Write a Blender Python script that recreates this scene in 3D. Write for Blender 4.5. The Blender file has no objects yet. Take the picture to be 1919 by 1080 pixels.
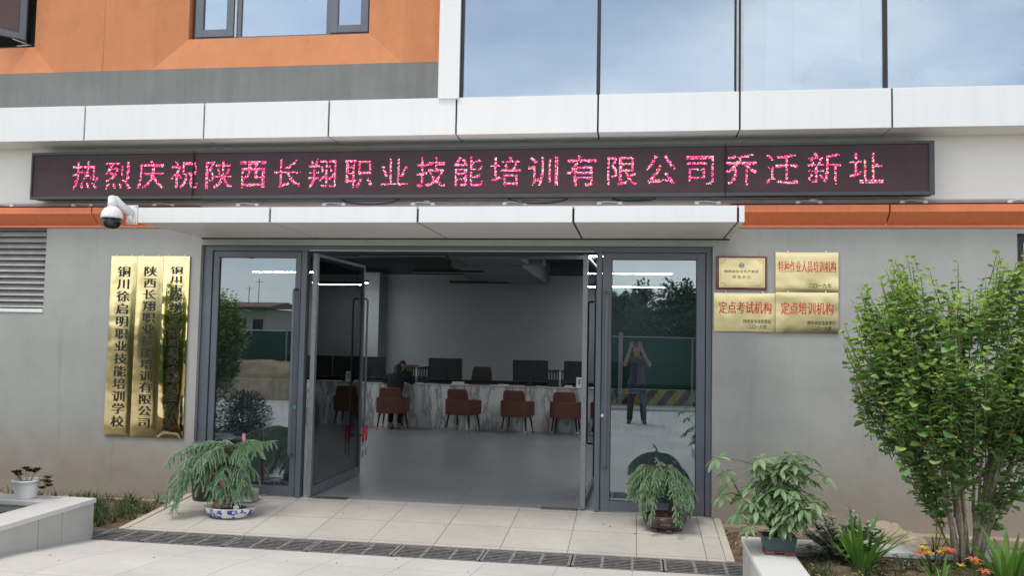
import bpy, math, random
import numpy as np
from mathutils import Vector, Matrix
from mathutils.bvhtree import BVHTree
R = math.radians
rnd = random.Random(7)
scn = bpy.context.scene
COL = scn.collection

# ------------------------------------------------------------------ camera
YAW, PITCH, ROLL = 0.144317098, 0.0585967331, 0.018794951
def cam_matrix():
    f = Vector((-math.sin(YAW), math.cos(YAW), 0)); r = Vector((math.cos(YAW), math.sin(YAW), 0)); u = Vector((0, 0, 1))
    f2 = f*math.cos(PITCH) + u*math.sin(PITCH); u2 = u*math.cos(PITCH) - f*math.sin(PITCH)
    r3 = r*math.cos(ROLL) + u2*math.sin(ROLL); u3 = u2*math.cos(ROLL) - r*math.sin(ROLL)
    m = Matrix((r3, u3, -f2)).transposed().to_4x4()
    m.translation = Vector((0, -9.0, 1.795))
    return m
cd = bpy.data.cameras.new('camera'); cam = bpy.data.objects.new('camera', cd); COL.objects.link(cam)
cam.matrix_world = cam_matrix()
cd.sensor_width = 36; cd.lens = 36*1598.74/1919; cd.clip_start = 0.02; cd.clip_end = 3000
scn.camera = cam

# ------------------------------------------------------------------ sky, sun, exposure
SUN_EL, SUN_AZ = R(64), R(213)           # azimuth clockwise from +y: light comes from behind the camera, to the left
w = bpy.data.worlds.new('World'); scn.world = w; w.use_nodes = True
nt = w.node_tree; nt.nodes.clear()
wo = nt.nodes.new('ShaderNodeOutputWorld'); bg = nt.nodes.new('ShaderNodeBackground')
sky = nt.nodes.new('ShaderNodeTexSky'); sky.sky_type = 'NISHITA'; sky.sun_disc = False
sky.sun_elevation = SUN_EL; sky.sun_rotation = SUN_AZ; sky.air_density = 1.0; sky.dust_density = 1.5
tc = nt.nodes.new('ShaderNodeTexCoord'); mp = nt.nodes.new('ShaderNodeMapping'); mp.inputs['Scale'].default_value = (1.0, 1.0, 2.6)
no = nt.nodes.new('ShaderNodeTexNoise'); no.inputs['Scale'].default_value = 2.3; no.inputs['Detail'].default_value = 6; no.inputs['Roughness'].default_value = 0.52; no.inputs['Distortion'].default_value = 0.35
cr = nt.nodes.new('ShaderNodeValToRGB'); cr.color_ramp.elements[0].position = 0.34; cr.color_ramp.elements[1].position = 0.7
cr.color_ramp.elements[0].color = (0.30, 0.30, 0.30, 1); cr.color_ramp.elements[1].color = (0.97, 0.97, 0.97, 1)
mx = nt.nodes.new('ShaderNodeMix'); mx.data_type = 'RGBA'
mx.inputs[7].default_value = (9.8, 9.8, 9.7, 1)   # overcast cloud, in the sky texture's own units
nt.links.new(tc.outputs['Generated'], mp.inputs[0]); nt.links.new(mp.outputs[0], no.inputs['Vector'])
nt.links.new(no.outputs['Fac'], cr.inputs[0]); nt.links.new(cr.outputs[0], mx.inputs[0])
sz = nt.nodes.new('ShaderNodeSeparateXYZ'); nt.links.new(tc.outputs['Generated'], sz.inputs[0])
hr = nt.nodes.new('ShaderNodeMapRange'); nt.links.new(sz.outputs[2], hr.inputs[0])          # hazy overcast: paler towards the horizon
for i, v in ((1, 0.0), (2, 0.55), (3, 1.25), (4, 0.82)): hr.inputs[i].default_value = v
n2 = nt.nodes.new('ShaderNodeTexNoise'); n2.inputs['Scale'].default_value = 3.6; n2.inputs['Detail'].default_value = 5; n2.inputs['Roughness'].default_value = .5
c2 = nt.nodes.new('ShaderNodeValToRGB'); c2.color_ramp.elements[0].position = .38; c2.color_ramp.elements[1].position = .64; c2.color_ramp.elements[0].color = (6.9, 7.3, 7.9, 1); c2.color_ramp.elements[1].color = (10.8, 10.7, 10.4, 1)   # grey cloud bellies
nt.links.new(mp.outputs[0], n2.inputs['Vector']); nt.links.new(n2.outputs['Fac'], c2.inputs[0]); nt.links.new(c2.outputs[0], mx.inputs[7])
ml = nt.nodes.new('ShaderNodeMix'); ml.data_type = 'RGBA'; ml.blend_type = 'MULTIPLY'; ml.inputs[0].default_value = 1
nt.links.new(sky.outputs[0], mx.inputs[6]); nt.links.new(mx.outputs[2], ml.inputs[6]); nt.links.new(hr.outputs[0], ml.inputs[7]); nt.links.new(ml.outputs[2], bg.inputs[0])
bg.inputs[1].default_value = 0.128; nt.links.new(bg.outputs[0], wo.inputs[0])
sl = bpy.data.lights.new('sun', 'SUN'); sl.energy = 1.3; sl.angle = R(18); sl.color = (1.0, 0.96, 0.9)
so = bpy.data.objects.new('sun', sl); COL.objects.link(so)
sd = Vector((math.sin(SUN_AZ)*math.cos(SUN_EL), math.cos(SUN_AZ)*math.cos(SUN_EL), math.sin(SUN_EL)))
so.rotation_euler = sd.to_track_quat('Z', 'Y').to_euler(); so.location = (0, -20, 30)
scn.view_settings.view_transform = 'Standard'; scn.view_settings.look = 'None'
scn.view_settings.exposure = 0.5; scn.view_settings.gamma = 1.0; scn.view_settings.use_curve_mapping = False
scn.cycles.use_denoising = True
scn.cycles.max_bounces = 10; scn.cycles.transparent_max_bounces = 16; scn.cycles.diffuse_bounces = 5; scn.cycles.glossy_bounces = 5
scn.cycles.caustics_reflective = False; scn.cycles.caustics_refractive = False
scn.cycles.sample_clamp_indirect = 6

# ------------------------------------------------------------------ materials
MATS = {}
def newmat(name):
    m = bpy.data.materials.new(name); m.use_nodes = True
    for n in list(m.node_tree.nodes): m.node_tree.nodes.remove(n)
    MATS[name] = m
    return m, m.node_tree
def N(t, kind, **kw):
    n = t.nodes.new(kind)
    for k, v in kw.items(): setattr(n, k, v)
    return n
def L(t, a, b): t.links.new(a, b)
def coords(t, world=False):
    if world: return N(t, 'ShaderNodeNewGeometry').outputs['Position']
    return N(t, 'ShaderNodeTexCoord').outputs['Object']
def noise(t, vec, scale, detail=4, rough=.55):
    n = N(t, 'ShaderNodeTexNoise'); n.inputs['Scale'].default_value = scale; n.inputs['Detail'].default_value = detail; n.inputs['Roughness'].default_value = rough
    L(t, vec, n.inputs['Vector']); return n.outputs['Fac']
def ramp(t, fac, stops):
    r = N(t, 'ShaderNodeValToRGB'); e = r.color_ramp.elements
    while len(e) > 1: e.remove(e[-1])
    for i, (p, c) in enumerate(stops):
        el = e[0] if i == 0 else e.new(p)
        el.position = p; el.color = (c[0], c[1], c[2], 1) if not isinstance(c, (int, float)) else (c, c, c, 1)
    L(t, fac, r.inputs[0]); return r.outputs[0]
def mixc(t, fac, a, b, mode='MIX'):
    m = N(t, 'ShaderNodeMix', data_type='RGBA', blend_type=mode)
    for i, v in ((0, fac), (6, a), (7, b)):
        if hasattr(v, 'is_linked') or hasattr(v, 'links'): L(t, v, m.inputs[i])
        elif i == 0: m.inputs[0].default_value = v
        else: m.inputs[i].default_value = (*v[:3], 1)
    return m.outputs[2]
def math_(t, op, a, b=None, c=None):
    m = N(t, 'ShaderNodeMath', operation=op)
    for i, v in enumerate((a, b, c)):
        if v is None: continue
        if isinstance(v, (int, float)): m.inputs[i].default_value = v
        else: L(t, v, m.inputs[i])
    return m.outputs[0]
def principled(t, color, rough=.6, metal=0., spec=.5, bump=None, bstr=.2, bdist=.01, coat=0.):
    p = N(t, 'ShaderNodeBsdfPrincipled')
    for key, v in (('Base Color', color), ('Roughness', rough), ('Metallic', metal)):
        if isinstance(v, (int, float)): p.inputs[key].default_value = v
        elif isinstance(v, tuple): p.inputs[key].default_value = (*v[:3], 1)
        else: L(t, v, p.inputs[key])
    p.inputs['Specular IOR Level'].default_value = spec
    p.inputs['Coat Weight'].default_value = coat
    if bump is not None:
        b = N(t, 'ShaderNodeBump'); b.inputs['Strength'].default_value = bstr; b.inputs['Distance'].default_value = bdist
        L(t, bump, b.inputs['Height']); L(t, b.outputs[0], p.inputs['Normal'])
    return p
def out(t, sh):
    o = N(t, 'ShaderNodeOutputMaterial'); L(t, sh, o.inputs[0])
def P(name, col, rough=.6, metal=0., var=.12, scale=6., bump=0., bscale=80., spec=.5, coat=0., world=False, rvar=0.):
    m, t = newmat(name); v = coords(t, world)
    f = noise(t, v, scale, 5)
    lo = tuple(c*(1-var) for c in col); hi = tuple(min(1, c*(1+var)) for c in col)
    c = ramp(t, f, [(.28, lo), (.72, hi)])
    bm = noise(t, v, bscale, 3) if bump else None
    rg = rough
    if rvar:
        rg = math_(t, 'MULTIPLY_ADD', noise(t, v, scale*2.3, 4), rvar*2, rough-rvar)
    out(t, principled(t, c, rg, metal, spec, bm, bump, .01, coat).outputs[0])
    return m
def EM(name, col, s):
    m, t = newmat(name); e = N(t, 'ShaderNodeEmission'); e.inputs[0].default_value = (*col, 1); e.inputs[1].default_value = s
    out(t, e.outputs[0]); return m
def LEAF(name, c1, c2, rough=.45, trans=.3, spec=.4):
    m, t = newmat(name); g = N(t, 'ShaderNodeNewGeometry')
    c = ramp(t, g.outputs['Random Per Island'], [(0., c1), (.55, tuple((a+b)/2 for a, b in zip(c1, c2))), (1., c2)])
    f = noise(t, coords(t), 9., 2)
    c = mixc(t, 1., c, ramp(t, f, [(.3, .8), (.7, 1.15)]), 'MULTIPLY')
    p = principled(t, c, rough, 0, spec)
    tr = N(t, 'ShaderNodeBsdfTranslucent'); L(t, mixc(t, 1., c, (1.1, 1.2, .55), 'MULTIPLY'), tr.inputs[0])
    mx = N(t, 'ShaderNodeMixShader'); mx.inputs[0].default_value = trans
    L(t, p.outputs[0], mx.inputs[1]); L(t, tr.outputs[0], mx.inputs[2]); out(t, mx.outputs[0]); return m
def GLASS(name, tint, refl, rcol, rough=0., warp=0.):
    """coated pane: part of the light is mirrored, the rest passes tinted"""
    m, t = newmat(name)
    gl = N(t, 'ShaderNodeBsdfGlossy'); gl.inputs['Color'].default_value = (*rcol, 1); gl.inputs['Roughness'].default_value = rough
    if warp:
        b = N(t, 'ShaderNodeBump'); b.inputs['Strength'].default_value = warp; b.inputs['Distance'].default_value = .02
        L(t, noise(t, coords(t), .8, 1), b.inputs['Height']); L(t, b.outputs[0], gl.inputs['Normal'])
    tp = N(t, 'ShaderNodeBsdfTransparent'); tp.inputs[0].default_value = (*tint, 1)
    lw = N(t, 'ShaderNodeFresnel'); lw.inputs[0].default_value = 1.5
    f = math_(t, 'MULTIPLY_ADD', lw.outputs[0], 1-refl, refl)
    mx = N(t, 'ShaderNodeMixShader'); L(t, f, mx.inputs[0]); L(t, tp.outputs[0], mx.inputs[1]); L(t, gl.outputs[0], mx.inputs[2])
    out(t, mx.outputs[0]); return m

def stucco(name, col, stain=None, streaks=0.):
    m, t = newmat(name); v = coords(t, True)
    c = ramp(t, noise(t, v, 1.1, 6, .6), [(.3, tuple(x*.93 for x in col)), (.7, tuple(x*1.06 for x in col))])
    c = mixc(t, 1., c, ramp(t, noise(t, v, 190., 2), [(.3, .9), (.7, 1.08)]), 'MULTIPLY')
    sx = N(t, 'ShaderNodeSeparateXYZ'); L(t, v, sx.inputs[0])
    if streaks:
        mpn = N(t, 'ShaderNodeMapping'); mpn.inputs['Scale'].default_value = (6, 6, .35); L(t, v, mpn.inputs[0])
        c = mixc(t, 1., c, ramp(t, noise(t, mpn.outputs[0], 2., 5, .6), [(.3, 1-streaks), (.65, 1.0)]), 'MULTIPLY')
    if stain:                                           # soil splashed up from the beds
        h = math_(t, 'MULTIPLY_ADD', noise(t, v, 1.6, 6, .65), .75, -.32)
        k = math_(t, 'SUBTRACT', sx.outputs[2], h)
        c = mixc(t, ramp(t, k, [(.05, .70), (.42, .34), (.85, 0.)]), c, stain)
    c = mixc(t, 1., c, ramp(t, noise(t, v, 3.3, 7, .7), [(.32, .92), (.5, 1.), (.68, 1.05)]), 'MULTIPLY')
    mp2 = N(t, 'ShaderNodeMapping'); mp2.inputs['Scale'].default_value = (3.2, 3.2, .22); L(t, v, mp2.inputs[0])
    c = mixc(t, 1., c, ramp(t, noise(t, mp2.outputs[0], 1.9, 6, .6), [(.30, .90), (.42, 1.)]), 'MULTIPLY')
    bm = math_(t, 'MULTIPLY_ADD', noise(t, v, 5., 4), 1.2, noise(t, v, 160., 3))
    out(t, principled(t, c, .88, 0, .3, bm, .35, .006).outputs[0]); return m

def tiles(name, base, x0, dx, y0, dy, jw, jcol, var=.06, rough=.5, dirt=.12, spec=.5, rvar=.1, specks=True):
    m, t = newmat(name); v = coords(t, True)
    sx = N(t, 'ShaderNodeSeparateXYZ'); L(t, v, sx.inputs[0])
    def cell(o, a, d):
        u = math_(t, 'DIVIDE', math_(t, 'SUBTRACT', o, a), d)
        fr = math_(t, 'FRACT', u)
        e = math_(t, 'MINIMUM', fr, math_(t, 'SUBTRACT', 1., fr))
        return math_(t, 'FLOOR', u), math_(t, 'MULTIPLY', e, d)
    cx, ex = cell(sx.outputs[0], x0, dx); cy, ey = cell(sx.outputs[1], y0, dy)
    e = math_(t, 'MINIMUM', ex, ey)
    jn = math_(t, 'LESS_THAN', e, jw)
    cb = N(t, 'ShaderNodeCombineXYZ'); L(t, cx, cb.inputs[0]); L(t, cy, cb.inputs[1])
    wn = N(t, 'ShaderNodeTexWhiteNoise'); L(t, cb.outputs[0], wn.inputs['Vector'])
    c = ramp(t, wn.outputs['Value'], [(0, tuple(x*(1-var) for x in base)), (1, tuple(min(1, x*(1+var)) for x in base))])
    c = mixc(t, 1., c, ramp(t, noise(t, v, .9, 7, .62), [(.28, 1-dirt), (.6, 1.02)]), 'MULTIPLY')
    c = mixc(t, 1., c, ramp(t, noise(t, v, 14., 5, .6), [(.3, .94), (.7, 1.04)]), 'MULTIPLY')
    spots = ramp(t, noise(t, v, 37., 2, .5), [(.24, .55), (.29, 1.)])
    if specks: c = mixc(t, .6, c, mixc(t, 1., c, spots, 'MULTIPLY'))
    c = mixc(t, jn, c, jcol)
    rg = math_(t, 'MULTIPLY_ADD', noise(t, v, 3., 4), rvar*2, rough-rvar)
    hb = math_(t, 'SUBTRACT', math_(t, 'MULTIPLY', noise(t, v, 120., 3), .25), jn)
    out(t, principled(t, c, rg, 0, spec, hb, .25, .004).outputs[0]); return m

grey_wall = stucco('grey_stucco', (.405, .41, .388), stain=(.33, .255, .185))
orange_wall = stucco('orange_stucco', (.615, .25, .118), streaks=.05)
band_wall = stucco('grey_band_stucco', (.22, .225, .22), streaks=.12)
white_wall = P('white_render', (.84, .83, .80), .7, var=.04, scale=1.3, bump=.08)
def weathered(name, col, rough, amt):
    m, t = newmat(name); v = coords(t, True)
    mpn = N(t, 'ShaderNodeMapping'); mpn.inputs['Scale'].default_value = (9, 9, .5); L(t, v, mpn.inputs[0])
    c = ramp(t, noise(t, v, .8, 5), [(.3, tuple(x*.965 for x in col)), (.7, col)])
    c = mixc(t, 1., c, ramp(t, noise(t, mpn.outputs[0], 1.6, 6, .65), [(.30, 1-amt), (.55, 1.)]), 'MULTIPLY')
    c = mixc(t, ramp(t, noise(t, v, 5., 6, .7), [(.60, 0.), (.74, amt*1.6)]), c, tuple(x*.72 for x in (col[0], col[1]*.97, col[2]*.9)))
    rg = math_(t, 'MULTIPLY_ADD', noise(t, v, 2., 4), .16, rough-.08)
    out(t, principled(t, c, rg, 0, .5, noise(t, v, 1.3, 2), .06, .02).outputs[0]); return m
panel_white = weathered('white_aluminium', (.81, .81, .80), .38, .04)
panel_orange = weathered('orange_aluminium', (.80, .225, .09), .42, .12)
gap_dark = P('dark_joint', (.018, .018, .02), .9)
frame_grey = P('grey_aluminium_frame', (.135, .153, .18), .40, .1, var=.08, scale=3, rvar=.06)
frame_dark = P('dark_gasket', (.02, .022, .026), .5)
leaf_edge = P('grey_door_edge', (.24, .25, .26), .45, .3, var=.15, scale=15)
silver = P('brushed_aluminium_edge', (.46, .47, .48), .35, .75, var=.1, scale=20)
stainless = P('stainless_steel', (.6, .6, .6), .25, .9, var=.05)
glass_door = GLASS('reflective_door_glass', (.40, .46, .48), .215, (.84, .94, 1.0), 0., .012)
glass_leaf = GLASS('clear_leaf_glass', (.52, .58, .60), .04, (.95, .98, 1.0))
glass_blue = GLASS('blue_curtain_glass', (.86, .92, .95), .31, (.82, .91, 1.0), 0., .02)
glass_win = GLASS('window_glass', (.75, .82, .86), .38, (.78, .89, 1.0), 0., .02)
glass_brown_refl = P('painted_reflection_glass', (.10, .045, .04), .12, 0, var=.2, scale=4)  # open sash pane: a brown reflection painted in as base colour
concrete = P('pale_concrete', (.47, .47, .45), .85, var=.1, scale=2.2, bump=.15, bscale=60)
slab_white = P('pale_stone_coping', (.66, .65, .62), .75, var=.05, scale=3, bump=.08, bscale=120)
plinth_m = P('dusty_plinth', (.38, .30, .22), .95, var=.2, scale=5, bump=.4, bscale=30)
soil = P('garden_soil', (.16, .115, .075), .98, var=.5, scale=14, bump=.9, bscale=40)
dark_soil = P('potting_soil', (.06, .042, .028), .98, var=.5, scale=40, bump=.9, bscale=90)
led_grey = P('sign_housing', (.055, .06, .066), .5, var=.1)
black_plastic = P('black_plastic', (.012, .012, .014), .4, var=.2)
charcoal = P('charcoal_plastic', (.016, .016, .018), .6, var=.15)
white_plastic = P('white_plastic', (.80, .81, .81), .35, var=.03)
red_plastic = P('red_plastic', (.62, .03, .04), .35, var=.08)
bark = P('shrub_bark', (.40, .34, .26), .9, var=.35, scale=25, bump=.5, bscale=60)
bark_dark = P('dark_bark', (.09, .065, .045), .95, var=.4, scale=30, bump=.6, bscale=60)
twig_m = P('green_twig', (.13, .13, .05), .8, var=.3, scale=30)
leaf_shrub = LEAF('shrub_leaf', (.095, .22, .065), (.31, .46, .18))
leaf_tip = LEAF('young_shrub_leaf', (.28, .44, .09), (.44, .58, .16), trans=.4)
leaf_sch = LEAF('palmate_leaf', (.11, .21, .095), (.34, .45, .25), .35)
leaf_ara = LEAF('soft_needle', (.17, .31, .17), (.46, .63, .44), .5, .2)
leaf_ara_d = LEAF('dark_needle', (.14, .27, .14), (.44, .61, .40), .5, .2)
leaf_iris = LEAF('strap_leaf', (.10, .24, .04), (.20, .38, .08), .4, .35)
leaf_grass = LEAF('liriope_leaf', (.035, .075, .022), (.09, .14, .045), .5, .3)
leaf_cover = LEAF('ground_cover_leaf', (.05, .075, .025), (.16, .15, .06), .7, .2)
leaf_jade = LEAF('grey_green_succulent', (.20, .27, .19), (.40, .46, .36), .45, .1)
leaf_dry = LEAF('dry_dark_leaf', (.035, .016, .008), (.10, .05, .02), .7, .1)
leaf_dry2 = LEAF('dry_tan_leaf', (.30, .24, .10), (.42, .36, .16), .7, .1)
leaf_tree = LEAF('tree_leaf', (.015, .05, .014), (.05, .11, .03), .5, .25)
petal_or = LEAF('orange_petal', (.75, .17, .05), (.85, .30, .12), .5, .3)
petal_ye = LEAF('yellow_petal', (.70, .50, .03), (.80, .62, .06), .5, .3)
rock_m = P('tan_rock', (.36, .26, .17), .9, var=.4, scale=18, bump=.8, bscale=40)
sand_m = P('tan_sand', (.42, .33, .22), .95, var=.25, scale=3, bump=.7, bscale=12)
leather = P('russet_leather', (.145, .055, .038), .55, var=.12, scale=6)
dark_uph = P('dark_brown_upholstery', (.05, .045, .035), .7)
black_metal = P('black_metal', (.015, .015, .016), .35, .3)
brass = P('brass', (.55, .38, .16), .3, .9)
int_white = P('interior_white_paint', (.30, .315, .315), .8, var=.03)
int_black = P('black_ceiling_paint', (.075, .079, .084), .85)
duct_m = P('grey_duct', (.17, .18, .19), .6, .3)
cloth_dark = P('dark_cloth', (.018, .019, .024), .9, var=.2)
denim = P('dark_denim', (.045, .06, .085), .9, var=.2)
shirt_grey = P('grey_blue_tee', (.085, .105, .13), .9, var=.12)
skin = P('skin', (.42, .25, .17), .55, var=.06)
hair_m = P('black_hair', (.012, .010, .009), .5)
shoe_m = P('grey_shoe', (.07, .07, .075), .6)
shoe_tan = P('tan_shoe', (.32, .25, .17), .7)
ink = P('black_ink', (.02, .018, .016), .5)
ink_red = P('red_ink', (.62, .05, .035), .5)
# marble, LED face, gold
def marble():
    m, t = newmat('veined_marble'); v = coords(t, True)
    mpn = N(t, 'ShaderNodeMapping'); mpn.inputs['Rotation'].default_value = (0, R(38), 0); mpn.inputs['Scale'].default_value = (2.6, 1, .55); L(t, v, mpn.inputs[0])
    d = noise(t, mpn.outputs[0], 2.2, 8, .62)
    vein = math_(t, 'ABSOLUTE', math_(t, 'SUBTRACT', d, .5))
    c = ramp(t, vein, [(0., (.30, .305, .31)), (.02, (.52, .525, .52)), (.07, (.80, .805, .80)), (.2, (.86, .865, .86))])
    c = mixc(t, 1., c, ramp(t, noise(t, mpn.outputs[0], 1.1, 5), [(.35, .80), (.6, 1.0)]), 'MULTIPLY')
    out(t, principled(t, c, .22, 0, .5).outputs[0])
marble()
def ledface():
    m, t = newmat('led_module_face'); v = coords(t, True)
    sx = N(t, 'ShaderNodeSeparateXYZ'); L(t, v, sx.inputs[0])
    def line(o, off, d, wd):
        fr = math_(t, 'FRACT', math_(t, 'DIVIDE', math_(t, 'SUBTRACT', o, off), d))
        return math_(t, 'LESS_THAN', math_(t, 'MULTIPLY', fr, d), wd)
    a = math_(t, 'MAXIMUM', line(sx.outputs[0], -6.86, .32, .003), line(sx.outputs[2], 3.309, .16, .003))
    b = math_(t, 'MAXIMUM', line(sx.outputs[0], -6.86, .01, .0035), line(sx.outputs[2], 3.305, .01, .0035))
    f = noise(t, v, 3.5, 4)
    c = ramp(t, f, [(.3, (.052, .024, .028)), (.7, (.078, .038, .043))])
    c = mixc(t, math_(t, 'MULTIPLY', b, .5), c, (.02, .012, .014))
    c = mixc(t, math_(t, 'MULTIPLY', a, .75), c, (.018, .012, .014))
    out(t, principled(t, c, .55, 0, .4).outputs[0])
ledface()
led_pink = EM('led_magenta', (1.0, .07, .30), 1.7)
led_hot = EM('led_hot_white', (1.0, .50, .62), 1.6)
led_red = EM('led_red', (1.0, .05, .12), 1.3)
led_yel = EM('led_amber', (1.0, .55, .25), 1.3)
lamp_on = EM('lit_lamp_tube', (.93, .97, 1.0), 115.0)
lamp_off = P('unlit_lamp_diffuser', (.28, .29, .30), .5)
def gold(name, rough, wv, wh, wsc, brushed=False):
    m, t = newmat(name); v = coords(t, True)
    n1 = noise(t, v, wsc, 2, .4); n2 = noise(t, v, 6., 3)
    rg = math_(t, 'MULTIPLY_ADD', n2, rough*.5, rough*.75)
    if brushed:
        mpn = N(t, 'ShaderNodeMapping'); mpn.inputs['Scale'].default_value = (60, 60, 3); L(t, v, mpn.inputs[0])
        rg = math_(t, 'ADD', rg, math_(t, 'MULTIPLY', noise(t, mpn.outputs[0], 3., 3), .12))
    p = principled(t, (.84, .69, .38), rg, 1.0, .5, n1, wv, wh)
    out(t, p.outputs[0]); return m
gold_satin = gold('satin_gold', .17, .35, .05, 2.4)
gold_mirror = gold('polished_gold', .025, .30, .06, 2.0)
gold_brush = gold('brushed_gold', .26, .35, .05, 3.0, True)
wood_red = P('dark_red_lacquered_wood', (.13, .018, .016), .25, var=.3, scale=20, coat=.4)
tiles('entrance_tile', (.585, .54, .48), .03, .61, -.62, .61, .0035, (.20, .175, .14), .04, .55, .16)
tiles('interior_tile', (.37, .37, .38), -.66, 1.25, .35, 1.25, .003, (.12, .12, .12), .03, .30, .10, rvar=.06, specks=False)
tiles('pavement_slab', (.63, .605, .56), -.62, .615, -2.35, .93, .0035, (.38, .36, .32), .035, .8, .17)
# one slab sheet is one part: the colour varies, the joints stay shallow
def ground_m():
    m, t = newmat('yard_concrete'); v = coords(t, True)
    c = ramp(t, noise(t, v, .35, 7, .6), [(.3, (.36, .35, .32)), (.7, (.46, .445, .41))])
    out(t, principled(t, c, .9, 0, .3, noise(t, v, 40., 3), .2).outputs[0])
ground_m()
P('field_grass', (.06, .11, .035), .95, var=.35, scale=.3)
hoard_green = P('green_hoarding_mesh', (.012, .07, .045), .8, var=.25, scale=2, bump=.2, bscale=30)
def stripes():
    m, t = newmat('hazard_stripes'); v = coords(t, True)
    sx = N(t, 'ShaderNodeSeparateXYZ'); L(t, v, sx.inputs[0])
    s = math_(t, 'ADD', sx.outputs[0], math_(t, 'MULTIPLY', sx.outputs[2], -.8))
    k = math_(t, 'LESS_THAN', math_(t, 'FRACT', math_(t, 'DIVIDE', s, .46)), .5)
    c = mixc(t, k, (.42, .30, .05), (.035, .035, .035))
    c = mixc(t, 1., c, ramp(t, noise(t, v, 6., 5), [(.3, .7), (.7, 1.05)]), 'MULTIPLY')
    out(t, principled(t, c, .7).outputs[0])
stripes()
def china():
    m, t = newmat('blue_white_china'); v = coords(t)
    n = noise(t, v, 17., 3, .5)
    c = ramp(t, n, [(.40, (.03, .05, .26)), (.47, (.10, .14, .42)), (.52, (.74, .76, .78))])
    out(t, principled(t, c, .2, 0, .5, coat=.5).outputs[0])
china()

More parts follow.
